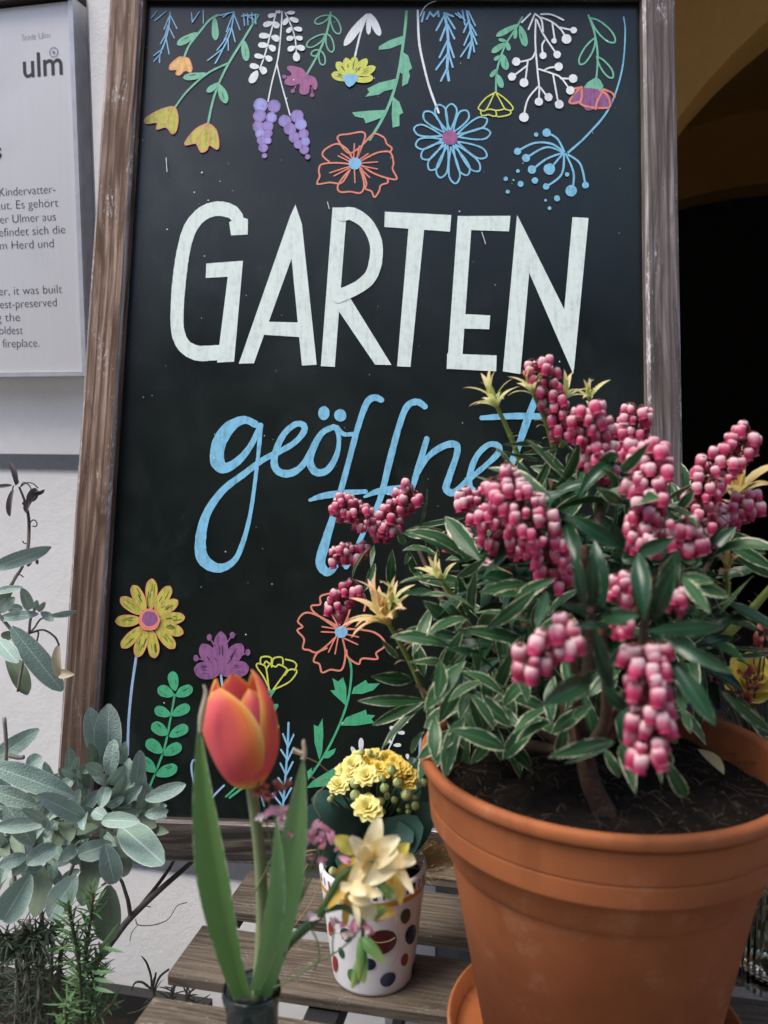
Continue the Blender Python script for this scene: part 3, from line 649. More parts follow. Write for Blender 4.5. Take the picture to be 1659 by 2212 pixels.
for a, b, ww in (((1160,105),(1302,250),62),((1190,225),(1100,380),52),((1200,335),(1290,460),48)): d.leafd(a, b, ww, G_, 'only', 11)
d.poly([(1185,462),(1120,518),(1232,532),(1222,480)], G_, 2)
d.poly([(1110,520),(1075,545),(1035,600),(1060,615),(1105,620),(1140,655),(1200,640),(1280,630),(1282,580),(1235,535)], 'purple', 3)
for p in ([(1105,515),(1070,550),(1036,600),(1058,612),(1100,600)], [(1108,520),(1110,570),(1105,618),(1195,640)], [(1235,535),(1200,600),(1190,645)], [(1215,535),(1255,560),(1275,610),(1268,636),(1210,640)], [(1065,525),(1110,518)], [(1240,530),(1285,550),(1302,575)]): d.stroke(p, 13, 'orange', 5)
d.done('drawing', 'purple and orange carnation hanging on an outlined green stem')
d = Draw(KB); u_ = 'blue'
d.stroke([(1356,103,8),(1365,200,9),(1345,420,10),(1270,640,12),(1140,800,13),(1030,900,15)], 12, u_)
for p in ([(1005,895),(965,820),(905,785)], [(1000,895),(930,850),(830,845),(735,890)], [(1000,900),(900,870),(785,930)], [(990,905),(900,940),(820,1000)], [(1000,905),(925,995)], [(1005,910),(990,1030),(905,1100)], [(1015,910),(1060,1020),(1055,1120)], [(1030,915),(1100,970),(1130,1090)]): d.stroke(p, 13, u_, 6)
for x, y, r in ((902,785,25),(730,895,21),(780,935,24),(815,1003,25),(918,1000,34),(898,1103,19),(1046,1128,34),(1130,1095,20),(840,797,13),(732,1012,11),(660,1058,13),(748,1088,18),(832,1068,19),(1022,1032,13),(672,1134,12),(962,1174,18),(895,1185,8),(918,1232,11),(706,1066,6)): d.blob(x, y, r, r, 0, u_)
d.done('drawing', 'blue dandelion umbel with loose dots')
# ---- growing flowers, lower edge
d = Draw(KF)
d.stroke([(218,540),(195,700),(178,880),(172,1060)], 15, 'pale')
for t_ in ((303,120),(400,160),(440,235),(478,325),(470,410),(425,488),(320,540),(225,535),(145,485),(112,345),(140,220),(205,155)):
    v_ = Vector(t_)-Vector((292, 338)); b0 = Vector((292, 338))+v_*.22; d.leafd(tuple(b0), t_, 60, 'yellow', 'orange', 4)
for i in range(5): pass
d.blob(292,338,58,60,0,'orange'); d.blob(294,332,42,40,0,'purple'); d.done('drawing', 'yellow daisy with purple and orange heart on a blue stem')
d = Draw(KF); l_ = 'leaf'
d.stroke([(425,740),(400,880),(365,1040),(290,1235)], 12, l_)
for a, b, ww in (((425,720),(412,615),56),((420,745),(335,705),62),((430,745),(520,700),60),((405,850),(318,815),56),((410,850),(505,800),58),((388,955),(305,895),66),((395,962),(497,910),60),((362,1052),(275,985),66),((365,1060),(462,1010),64),((325,1155),(245,1080),66),((325,1170),(440,1125),66)): d.leafd(a, b, ww, l_)
d.done('drawing', 'green stem of paired leaves beside the yellow daisy')
d = Draw(KF)
d.stroke([(672,630),(680,690)], 13, 'pale')
for t_, ww in (((672,402),62),((570,470),66),((785,468),66),((530,600),70),((822,590),70)): d.leafd((672,625), t_, ww*1.25, 'purple')
for a, b in (((635,470),(612,432)),((705,460),(735,420)),((580,552),(540,543)),((780,530),(818,512))): d.stroke([a, b], 8, 'purple'); d.blob(b[0], b[1], 14, 18, 0, 'purple')
d.done('drawing', 'purple lotus flower above the tulip')
d = Draw(KF)
for p in ([(935,715),(905,650),(865,590),(870,572),(895,578),(915,600),(930,712)], [(918,600),(935,578),(965,590),(985,578),(1025,600),(1015,625),(950,715)], [(955,712),(1040,670),(1080,612),(1040,605),(1015,635)], [(885,575),(888,540),(925,535),(945,545)], [(945,590),(955,545),(1000,540),(1005,575)], [(1020,550),(1060,560),(1078,580),(1068,608)], [(905,575),(915,560),(940,575),(945,545)]): d.stroke(p, 9, 'lime', 4)
d.poly([(918,715),(968,712),(945,748)], l_); d.stroke([(942,740),(915,810),(880,900),(840,1050),(780,1200),(700,1285)], 12, l_); d.leafd((925,845),(978,790),30,l_); d.leafd((950,925),(985,905),26,l_)
d.done('drawing', 'yellow outlined cup flower behind the tulip')
d = Draw(KF); c_ = (1318, 403)
poppy(d, [[(1345,365),(1368,260)], [(1290,380),(1215,330),(1165,290),(1160,262),(1205,255),(1205,215),(1240,200),(1290,195)], [(1295,370),(1180,310),(1120,302),(1085,345),(1110,375),(1082,395),(1118,440),(1112,490),(1145,500),(1195,510),(1290,430)], [(1240,490),(1190,515),(1170,560),(1200,575),(1215,620),(1260,605),(1320,605),(1340,520),(1325,440)], [(1345,500),(1355,540),(1410,575),(1430,545),(1510,548),(1505,515),(1550,480),(1540,440),(1480,400),(1350,385)], [(1435,215),(1450,235),(1440,290)]], 'orange', 34,
  [((1300,370),(1262,300)),((1310,365),(1295,300)),((1285,385),(1215,375)),((1285,405),(1212,402)),((1290,425),(1250,510)),((1300,435),(1285,520)),((1330,435),(1405,470)),((1345,415),(1410,430)),((1345,390),(1430,385)),((1340,375),(1400,335)),((1330,372),(1360,300))], 11, 'sky')
d.done('drawing', 'orange outlined poppy with blue heart behind the shrub')
d = Draw(KF)
d.stroke([(1360,545),(1372,620),(1355,760),(1310,895),(1240,1040),(1150,1180)], 13, l_)
for P_ in ([(1345,800),(1275,735),(1258,715),(1285,715),(1270,650),(1300,668),(1328,645),(1345,700)], [(1372,735),(1385,700),(1450,660),(1460,680),(1525,678),(1490,715),(1430,735)], [(1310,905),(1345,860),(1450,820),(1455,845),(1500,850),(1480,870),(1495,890),(1400,905)], [(1200,1090),(1175,1000),(1170,900),(1195,910),(1218,865),(1222,960),(1215,1050)], [(1218,1080),(1235,1048),(1290,1025),(1280,1055),(1250,1080)], [(1130,1240),(1165,1200),(1280,1130),(1300,1160),(1260,1200),(1270,1225)], [(1140,1200),(1135,1150),(1160,1130),(1160,1165)]): d.poly(P_, l_)
d.done('drawing', 'green stem with toothed leaves under the lower poppy')
d = Draw(KF); p_ = 'pale'
sprig(d, [(1035,890),(1030,1020),(1020,1160),(1005,1340)], [((1033,1020),(1005,950)),((1033,1020),(1062,955)),((1030,1090),(995,1035)),((1030,1090),(1062,1025)),((1022,1170),(992,1108)),((1025,1165),(1058,1100)),((1018,1240),(980,1185)),((1020,1240),(1050,1185)),((1010,1300),(960,1205)),((1010,1310),(1050,1240)),((1005,1340),(950,1270)),((868,1270),(862,1335)),((885,1265),(905,1335))], 'sky', 12, 11)
d.stroke([(572,1335),(575,1290),(530,1210),(515,1130),(525,1090),(550,1100)], 11, p_); d.stroke([(690,1225),(640,1275),(600,1330)], 11, p_); d.stroke([(720,1290),(820,1215)], 14, l_)
d.done('drawing', 'blue fern twig between tulip and kalanchoe')
d = Draw(K6); p_ = 'white'
d.stroke([(590,1650),(540,1780),(470,1940),(420,2049),(395,2110)], 10, p_)
for a, b, ww in (((580,1690),(530,1670),26),((575,1700),(618,1690),26),((545,1770),(500,1745),26),((545,1780),(590,1790),24),((515,1850),(460,1825),30),((515,1865),(565,1865),26),((480,1940),(440,1910),26),((485,1950),(540,1950),26),((440,2020),(400,1990),30),((440,2030),(505,2030),30),((262,2000),(262,1900),36),((240,2050),(195,1960),30),((265,2040),(300,1975),28),((585,2049),(582,2010),24)): d.leafd(a, b, ww, p_)
d.stroke([(262,1960),(245,2080)], 9, p_); d.stroke([(672,1900),(668,2049)], 18, 'sky')
d.done('drawing', 'white leaf sprigs behind the yellow kalanchoe')
# chalk dust specks and scratches
d = Draw(KD)
for i in range(110):
    x, y = random.uniform(250, 1370), random.uniform(40, 1740); r_ = random.choice((.45, .6, .7, .9, 1.3)); d.blob(x, y, r_, r_*random.uniform(.8, 1.8), random.uniform(0, 180), 'white')
for x, y, x1, y1 in ((361,345,363,375),(708,440,712,455),(1040,505,1048,530)): d.stroke([(x, y), (x1, y1)], 1.4, 'white')
tag(d.done('chalk_specks', None), kind='stuff')
# ------------------------------------------------------------------ slatted table
TZ = .74
SD = WD; SE = Vector((math.sin(WY), math.cos(WY), 0)); S0 = Vector((-.195, .736, TZ))
def sp(s, t, z=0.): return S0+SD*s+SE*t+Vector((0, 0, z))
M['slat'] = woodmat('grey_slat_wood', (.046, .034, .024), (.098, .076, .055), (.158, .130, .098), wear=(.36, .34, .31), wearamt=.60, gs=1.6, wvk=.25, speck=1.)
M['iron'] = simple('black_iron', (.015, .015, .016), rough=.5)
table = thing('slatted_table', sp(.45, .05, -TZ), 'weathered slatted wooden folding table with black iron frame', 'table')
for i in range(-4, 4):
    t0 = .109*i; mb = MB(); e0 = (.004, -.006, .001, .0, -.003, .005, .0, .002)[i+4]
    mb.prism(sp(e0, t0+.0395, -.0065), sp(1.05+e0, t0+.0395, -.0065), SE, .079, Vector((0, 0, 1)), .013, .0022, 40)
    mb.build('slat', M['slat'], table)
for s in (.145, .90):
    mb = MB(); mb.prism(sp(s, -.44, -.024), sp(s, .43, -.024), SD, .03, Vector((0, 0, 1)), .02, .001); mb.build('cross_bar', M['iron'], table)
    for t, b in ((-.42, .36), (.40, -.40)):
        mb = MB(); mb.prism(sp(s+.024, t, -.02), sp(s+.024, b, -TZ+.001), SD, .012, SE, .03, .001); mb.build('leg', M['iron'], table)
for t in (.125, .30):
    mb = MB(); mb.prism(sp(-.014, t, -.004), sp(.02, t, -.018), SE, .022, Vector((0, 0, 1)), .012, .001); mb.build('bracket', M['iron'], table)
# ------------------------------------------------------------------ terracotta pot, saucer
PC = Vector((.1695, .644, TZ)); PR = .1415; RIMZ = CAMH-.4004*.67+.011
t = NT('terracotta'); o = t.obj(); n = t.noise(o, 9, 5, .6); n2 = t.noise(o, 500, 3); n3 = t.noise(t.n('Mapping', i_Scale=(30, 30, 9), i_Vector=o).outputs[0], 1., 4)
col = t.ramp(n, [(.3, (.24, .072, .024, 1)), (.65, (.36, .115, .040, 1))])
col = t.mix(t.math('MULTIPLY', t.math('SUBTRACT', n3, .55, True), 2.2, True), col, (.17, .05, .016, 1))
col = t.mix(t.math('MULTIPLY', t.math('SUBTRACT', t.noise(o, 22, 6, .75), .56, True), 1.6, True), col, (.58, .33, .22, 1))
t.bump(n2, .12, .0008); M['terra'] = t.fin(col, .74, .25)
rz = RIMZ-PC.z
pot = thing('terracotta_pot', PC, 'large orange terracotta pot with banded rim holding the pink flowering shrub', 'flower pot')
saucer_h = .006
R1, rb = .1215, .088
prof = [(rb-.004, .008), (rb, .011), (R1-.0003, rz-.060), (R1+.0006, rz-.0535), (R1+.0012, rz-.0527), (.1318, rz-.0525), (.1324, rz-.0522), (.1327, rz-.0516), (.1328, rz-.0505), (.1342, rz-.0372), (.1342, rz-.0367), (.1332, rz-.0364), (.1332, rz-.0358), (.1343, rz-.0355), (.1344, rz-.0349), (.1366, rz-.0150), (.1367, rz-.0130), (.1364, rz-.0126), (.1353, rz-.0120), (.1353, rz-.0112), (.1368, rz-.0106), (.1392, rz-.0102), (.1404, rz-.0094), (.1412, rz-.008), (PR, rz-.003), (PR-.0015, rz-.0005), (PR-.004, rz), (PR-.008, rz-.0012), (PR-.0098, rz-.004), (PR-.0125, rz-.03), (PR-.02, rz-.075), (PR-.024, rz-.08)]
mb = MB(); mb.lathe(PC, prof, 128); mb.build('body', M['terra'], pot)
t = NT('potting_soil'); o = t.obj(); n = t.noise(o, 60, 8, .75); n2 = t.noise(t.n('Mapping', i_Scale=(60, 240, 100), i_Vector=o).outputs[0], 1., 5, .7, 2.)
col = t.ramp(n, [(.35, (.004, .003, .0025, 1)), (.6, (.016, .011, .008, 1)), (.8, (.05, .033, .02, 1))])
col = t.mix(t.math('MULTIPLY', t.math('SUBTRACT', n2, .66, True), 6., True), col, (.13, .085, .045, 1)); t.bump(n, .9, .006); M['soil'] = t.fin(col, .95, .2)
mb = MB(); nr, ns = 40, 110; rows, uvs = [], []
SZ = rz-.030
from mathutils import noise as mn
for i in range(nr+1):
    r = (PR-.0115)*i/nr; row = []
    for k in range(ns):
        a = 6.2832*k/ns; x, y = r*math.cos(a), r*math.sin(a)
        h = mn.noise((x*28, y*28, 3))*.006+mn.noise((x*110, y*110, 1))*.0028+.012*(x*.3+y*.5)/.13+.004*math.cos(r/PR*3)
        row.append(mb.vert(PC+Vector((x, y, SZ+h))))
    rows.append(row); uvs.append([(0, 0)]*ns)
mb.grid(rows, uvs, True); tag(mb.build('soil', M['soil'], pot), 'dark fibrous potting soil')
mb = MB()
for i in range(560):
    r, a = (PR-.02)*math.sqrt(random.random()), random.uniform(0, 6.28); x, y = r*math.cos(a), r*math.sin(a); a2 = random.uniform(0, 6.28); l = random.choice((.003, .005, .007, .012, .02))*random.uniform(.7, 1.2)
    z = SZ+.006+.012*(x*.3+y*.5)/.13+.004*math.cos(r/PR*3)
    p = PC+Vector((x, y, z)); dv = Vector((math.cos(a2), math.sin(a2), random.uniform(-.3, .4)))*l
    mb.tube([p, p+dv*.5+Vector((0, 0, random.uniform(0, .003))), p+dv], random.choice((.00012, .0002, .00028, .0005)), 4, 2)
M['fibre'] = leafmat('wood_fibre', (.02, .012, .007), (.10, .065, .035), tr=0)
tag(mb.build('soil_fibres', M['fibre'], pot), kind='stuff')
mb = MB(); mb.lathe(PC, [(.090, .0006), (.108, .001), (.115, .006), (.1185, .021), (.118, .0225), (.1155, .0225), (.112, .008), (.106, .0050), (.02, .0048)], 96)
tag(mb.build('saucer', M['terra'], loc=PC), 'round terracotta saucer under the large terracotta pot', 'saucer')
# fallen leaf on the soil
M['dryleaf'] = leafmat('dry_leaf', (.30, .26, .13), (.38, .33, .18), tr=.1)
p = at(*K7(1290, 1330), .67)
mb = MB(); pz = PC.z+SZ+.02
A, B_ = atz(*K7(1190, 1250), pz+.004), atz(*K7(1365, 1420), pz-.002); mb.leaf(A, B_, .011, nrm=(0, -.4, 1), fold=.4, arch=.06)
tag(mb.build('fallen_leaf', M['dryleaf'], loc=A), 'dry pale leaf lying on the soil in the terracotta pot', 'leaf')
# ------------------------------------------------------------------ polka dot pot
QC = atz(806, 2098, TZ); QC.z = TZ
zq = zc(QC+Vector((0, 0, .05)))
def polk(h): return QR0+(QR1-QR0)*min(1, max(0, h/QH))
QR0 = 87*zc(QC)/F; QH = .108; QR1 = 117*zc(QC+Vector((0, 0, QH)))/F
M['ceramic'] = simple('white_ceramic', (.80, .79, .80), (.77, .76, .77), 20, rough=.18)
dpot = thing('polka_dot_pot', QC, 'small white ceramic pot with coloured polka dots and striped rim', 'flower pot')
mb = MB(); mb.lathe(QC, [(QR0*.93, .0006), (QR0*.985, .0012), (QR0, .004), (polk(QH*.3), QH*.3), (polk(QH*.7), QH*.7), (QR1-.0002, QH-.003), (QR1-.0012, QH-.0006), (QR1-.003, QH), (QR1-.0045, QH-.002), (QR1-.006, QH-.03), (.01, QH-.032)], 96); mb.build('body', M['ceramic'], dpot)
DC = {k: simple('glaze_'+k, v, tuple(x*.85 for x in v), 60, rough=.2) for k, v in (('green', (.02, .075, .045)), ('red', (.30, .018, .015)), ('maroon', (.10, .006, .010)), ('navy', (.012, .018, .075)), ('black', (.008, .010, .016)), ('lime', (.10, .20, .03)), ('orange', (.74, .36, .04)))}
def potray(px, py):
    r = ray(px, py); t_ = (QC.y-.06-CAM.y)/r.y
    for i in range(400):
        p = CAM+r*t_; h = p.z-QC.z; d_ = Vector((p.x-QC.x, p.y-QC.y)).length
        if d_ <= polk(h): return math.atan2(p.y-QC.y, p.x-QC.x), h
        t_ += .0005
    return None
mb = MB(); names = list(DC); 
def surf(a, h, e=.0005): return QC+Vector((math.cos(a)*(polk(h)+e), math.sin(a)*(polk(h)+e), h))
def dot(a, h, ra, rh, rot, c):
    mb.mi = names.index(c); ce = mb.vert(surf(a, h)); n = 28; ring_ = []
    R_ = polk(h)
    rings = []
    for f in (.5, 1.):
        rings.append([mb.vert(surf(a+(ra*f*math.cos(6.2832*i/n)*math.cos(rot)-rh*f*math.sin(6.2832*i/n)*math.sin(rot))/R_, h+ra*f*math.cos(6.2832*i/n)*math.sin(rot)+rh*f*math.sin(6.2832*i/n)*math.cos(rot))) for i in range(n)])
    for i in range(n):
        mb.face([ce, rings[0][i], rings[0][(i+1) % n]]); mb.face([rings[0][i], rings[1][i], rings[1][(i+1) % n], rings[0][(i+1) % n]])
k4 = zc(QC)/F/2.1243/1.6462
for x, y, rx, ry, rot, c in ((760,1592,112,86,-8,'maroon'),(938,1395,46,55,20,'green'),(980,1535,62,76,30,'navy'),(490,1537,50,50,-30,'green'),(375,1490,34,62,-25,'red'),(457,1672,30,38,0,'green'),(408,1755,36,68,-20,'red'),(665,1757,48,42,-10,'navy'),(548,1848,50,52,0,'lime'),(806,1873,60,50,15,'navy'),(930,1725,36,46,15,'red'),(998,1790,40,48,15,'black'),(1050,1550,44,70,12,'black'),(1080,1290,36,40,0,'maroon'),(720,1400,34,30,0,'orange')):
    q_ = potray(*K4(x, y))
    if q_: dot(q_[0], q_[1], rx*k4, ry*k4*1.15, rad(rot), c)
for i in range(12): dot(rad(10+14*i), random.uniform(.02, .065), random.uniform(.005, .009), random.uniform(.006, .01), 0, random.choice(('green', 'red', 'navy', 'lime', 'maroon')))
mb.mi = names.index('orange'); n = 96
b = potray(*K4(880, 1290)); hb = b[1]
rows = [[mb.vert(surf(6.2832*i/n, h)) for i in range(n)] for h in (hb-.0026, hb+.0022)]; mb.grid(rows, [[(0, 0)]*n]*2, True)
for i in range(40):
    a = 6.2832*i/40+.05; mb.mi = names.index(('navy', 'black', 'maroon', 'navy', 'red')[i % 5]); w_ = (.085, .03, .05, .025, .05)[i % 5]; h0 = hb+.0048
    g0 = [[mb.vert(surf(a+w_*f, h)) for f in (-.5, 0, .5)] for h in (h0, QH-.0034)]; mb.grid(g0, [[(0, 0)]*3]*2)
mb.build('painted_pattern', [DC[k] for k in names], dpot)
mb = MB(); mb.lathe(QC, [(.001, QH-.012), (QR1-.0055, QH-.012)], 40, capb=False); mb.build('soil', M['soil'], dpot)
# ------------------------------------------------------------------ kalanchoe in the polka dot pot
KP = QC+Vector((0, 0, QH-.012))
M['kleaf'] = leafmat('kalanchoe_leaf', (.020, .060, .048), (.034, .088, .068), rib=(.03, .08, .055), rough=.35, tr=.05)
M['kstem'] = simple('kalanchoe_stem', (.03, .075, .03), rough=.5)
M['kpetal'] = leafmat('kalanchoe_petal', (.80, .70, .18), (.85, .79, .32), margin=(.87, .83, .44), mw=.85, rough=.5, tr=.25)
M['kpetal2'] = leafmat('kalanchoe_petal_amber', (.80, .58, .07), (.84, .68, .16), rough=.5, tr=.25)
M['kbud'] = leafmat('kalanchoe_bud', (.32, .42, .14), (.48, .52, .24), rough=.45, tr=0)
kal = thing('kalanchoe', KP, 'yellow double kalanchoe with dark scalloped leaves in the polka dot pot', 'potted plant')
yk = QC.y
mb = MB()
def kleaf(b, t, w, yb, yt, roll=0, arch=.1): mb.lpx(K4, b, t, w, yb, yt, roll=roll, arch=arch, prof='round', fold=.1, nu=4, nv=12, wave=.10)
kleaf((560,900),(175,600),420,yk,yk-.02,0,.12); kleaf((600,800),(250,480),300,yk+.03,yk+.03,10); kleaf((720,980),(1050,680),380,yk,yk-.03,-10); kleaf((820,900),(1150,560),300,yk+.03,yk+.02)
kleaf((650,950),(420,1010),260,yk,yk-.03,20); kleaf((880,760),(1040,230),180,yk+.03,yk+.04); kleaf((930,560),(1000,200),150,yk+.03,yk+.05); kleaf((640,700),(620,480),240,yk+.02,yk+.01); kleaf((720,780),(1000,800),260,yk,yk-.035); kleaf((700,900),(800,1220),160,yk-.035,yk-.05); kleaf((600,720),(900,650),280,yk+.02,yk)
for b, t in (((700,700),(500,540)),((700,760),(900,480)),((650,800),(620,560)),((800,760),(800,520)),((640,700),(760,420)),((760,700),(980,560)),((680,740),(840,640))): kleaf(b, t, 200, yk+.035, yk+.02)
tag(mb.build('leaf', M['kleaf'], kal), 'large dark green leaves')
mb = MB()
fl = [((645,350),.95,'a',-.030),((650,590),1.15,'a',-.045),((440,415),.85,'a',-.02),((540,270),.9,'a',-.005),((665,250),.8,'b',.0),((860,245),.75,'b',.0),((740,290),.75,'b',-.012),((960,350),.8,'b',-.005),((590,210),.8,'a',.01),((800,215),.8,'b',.012),((530,330),.8,'a',-.012),((690,195),.75,'b',.008),((905,290),.85,'b',-.004),((600,255),.85,'a',.002),((480,300),.75,'a',.004),((830,300),.8,'b',-.012),((950,400),.75,'b',-.008)]
bd = [((610,160),32,.0),((672,165),30,.002),((720,180),24,0),((835,295),48,-.025),((765,355),36,-.03),((780,430),46,-.035),((880,390),48,-.03),((555,395),46,-.03),((560,485),52,-.035),((945,480),56,-.03),((750,530),42,-.03),((1012,565),40,-.02),((370,515),30,-.02),((960,610),28,-.02),((795,490),36,-.02),((855,520),34,-.02),((1010,500),28,-.01),((768,610),30,-.02),((390,1060),42,-.05),((1075,390),40,.0),((385,490),22,-.02),((955,570),24,-.02),((890,600),24,0)]
for (x, y), s_, k_, dy in fl:
    p = at(*K4(x, y), yk+dy); mb.tube([KP+Vector((0, 0, .01)), (KP+p)/2+Vector((0, .006, .008)), p-Vector((0, -.004, .006))], [.0016, .0014, .001], 6, 4)
for (x, y), r_, dy in bd:
    p = at(*K4(x, y), yk+dy); mb.tube([KP+Vector((0, 0, .03)), (KP+p)/2+Vector((0, .01, .012)), p+Vector((0, .003, -.004))], [.0012, .001, .0009], 5, 4)
mb.build('stem', M['kstem'], kal)
for (x, y), s_, k_, dy in fl:
    p = at(*K4(x, y), yk+dy); ax = (CAM-p).normalized()*.55+Vector((random.uniform(-.25, .25), -.15, .75)); ax.normalize()
    mb = MB(); u = ax.orthogonal().normalized(); v = ax.cross(u); R_ = .0122*s_
    for rg, (n, rr, el) in enumerate(((9, 1., .12), (8, .88, .38), (7, .68, .75), (6, .42, 1.15), (4, .22, 1.35))):
        for i in range(n):
            a = 6.2832*(i+.5*rg+random.uniform(-.12, .12))/n; dr = (u*math.cos(a)+v*math.sin(a))*math.cos(el)+ax*math.sin(el)
            mb.leaf(p+dr*R_*.08, p+dr*R_*rr*random.uniform(.9, 1.1)*(1.25 if rg > 2 else 1), R_*(.72 if rg < 3 else .5), nrm=ax+dr*.01, prof='petal', arch=.10, fold=.25, nu=2, nv=5, twist=random.uniform(-15, 15))
    mb.build('flower', M['kpetal'] if k_ == 'a' else M['kpetal2'], kal)
for (x, y), r_, dy in bd:
    p = at(*K4(x, y), yk+dy); R_ = K4.w(r_)*zc(p)/F; ax = ((CAM-p).normalized()*.6+Vector((0, 0, .8))).normalized()
    mb = MB(); mb.ball(p, R_*.8, 9, 6, (1, 1, 1.05), ax)
    u = ax.orthogonal().normalized(); v = ax.cross(u)
    for i in range(5):
        a = 6.2832*i/5+random.random(); dr = u*math.cos(a)+v*math.sin(a)
        mb.leaf(p-ax*R_*.7+dr*R_*.45, p+ax*R_*1.05+dr*R_*.12, R_*1.15, nrm=dr, arch=.20, prof='round', fold=-.25, nv=6)
    mb.build('bud', M['kbud'], kal)
# straw tuft between the two pots
M['straw'] = leafmat('straw', (.26, .17, .06), (.42, .30, .12), tr=0)
mb = MB(); a0 = at(*K4(1250, 870), .80)
for i in range(170):
    b = at(*K4(random.uniform(1180, 1330), random.uniform(830, 1010)), random.uniform(.74, .86)); e_ = at(*K4(random.uniform(930, 1080), random.uniform(960, 1060)), random.uniform(.72, .80)); m1 = (b+e_)/2+Vector((0, 0, random.uniform(-.008, .016)))
    mb.tube([b, m1, e_], random.uniform(.00016, .0003), 3, 5)
for i in range(26):
    c = at(*K4(random.uniform(1130, 1290), random.uniform(1000, 1080)), random.uniform(.80, .88)); r_ = random.uniform(.005, .014); a1 = random.uniform(0, 6)
    mb.tube([c+Vector((math.cos(a1+k)*r_, random.uniform(-.01, .01), math.sin(a1+k)*r_*.6)) for k in (0, .9, 1.8, 2.8, 3.6)], .0002, 3, 4)
for pts in ([(100,1000),(160,920),(270,900),(290,960)],[(80,160),(260,230),(350,300),(440,340)],[(330,420),(270,470),(250,560),(300,655)],[(450,235),(455,320)],[(200,330),(330,400),(380,400)],[(20,1360),(100,1230),(200,1000)],[(330,1530),(500,1525),(520,1530)],[(100,1470),(250,1250),(330,1000)],[(-60,960),(100,950),(240,930)],[(-80,1080),(60,1000),(200,940)],[(640,1500),(700,1590),(800,1590),(860,1560)],[(870,1400),(885,1650),(830,1780)],[(280,380),(340,350),(420,420)]):
    mb.tpx(K4, pts, 3, [random.uniform(.64, .70)]*len(pts), seg=3)
tag(mb.build('straw_tuft', M['straw'], loc=a0), 'thin yellow straw fibres between the polka dot pot and the terracotta pot', 'straw', kind='stuff')
# ------------------------------------------------------------------ pink flowering shrub in the terracotta pot
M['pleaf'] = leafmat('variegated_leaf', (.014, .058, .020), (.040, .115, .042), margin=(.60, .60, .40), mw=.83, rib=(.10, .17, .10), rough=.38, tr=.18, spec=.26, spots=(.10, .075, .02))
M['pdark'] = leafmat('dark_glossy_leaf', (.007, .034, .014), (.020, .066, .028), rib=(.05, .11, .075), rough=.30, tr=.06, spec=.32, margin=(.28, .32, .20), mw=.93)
M['young'] = leafmat('young_leaf', (.62, .68, .24), (.76, .76, .40), rough=.45, tr=.35, tip=(.72, .50, .26))
M['young2'] = leafmat('young_leaf_orange', (.70, .58, .20), (.78, .60, .30), rough=.45, tr=.35, tip=(.76, .42, .30))
M['ystem'] = simple('young_stem', (.22, .30, .06), (.15, .22, .04), 60, rough=.5)
M['bark'] = simple('brown_bark', (.10, .055, .03), (.045, .024, .014), 70, rough=.9, bump=.8, bscale=260)
M['pedicel'] = simple('red_stalk', (.16, .03, .03), (.09, .02, .02), 60, rough=.5)
t = NT('pink_bell'); uv = t.n('UVMap'); uv.uv_map = 'UVMap'; s_ = t.n('SeparateXYZ'); t.t.links.new(uv.outputs[0], s_.inputs[0]); o = t.obj()
tt = t.math('ADD', s_.outputs[1], t.math('MULTIPLY', t.math('SUBTRACT', t.noise(o, 260, 3), .5), .34))
tt = t.math('ADD', tt, t.math('MULTIPLY', t.math('SUBTRACT', t.var(), .5), .22))
col = t.ramp(tt, [(.03, (.46, .03, .07, 1)), (.08, (.90, .72, .72, 1)), (.28, (.89, .58, .62, 1)), (.46, (.76, .18, .30, 1)), (.56, (.62, .055, .16, 1)), (.86, (.54, .038, .12, 1)), (1., (.84, .44, .50, 1))])
col = t.mix(t.math('MULTIPLY', t.var(), .25), col, (.52, .045, .12, 1)); t.fin(col, .52, .3); M['bell'] = t.translucent(col, .30)
shrub = thing('pieris_shrub', PC+Vector((0, 0, SZ)), 'variegated shrub with drooping pink bell flowers in the large terracotta pot', 'flowering shrub')
PY = PC.y
def bell(mb, top, ax, R_, L):
    mb.lathe(top, [(R_*.15, 0), (R_*.50, L*.02), (R_*.82, L*.09), (R_*.98, L*.22), (R_*1.02, L*.38), (R_*.97, L*.58), (R_*.84, L*.78), (R_*.70, L*.90), (R_*.72, L*.94), (R_*.92, L*1.03), (R_*.55, L*.96)], 15, ax, random.random(), capb=False, wob=.03, ribs=5, ribamp=.05)
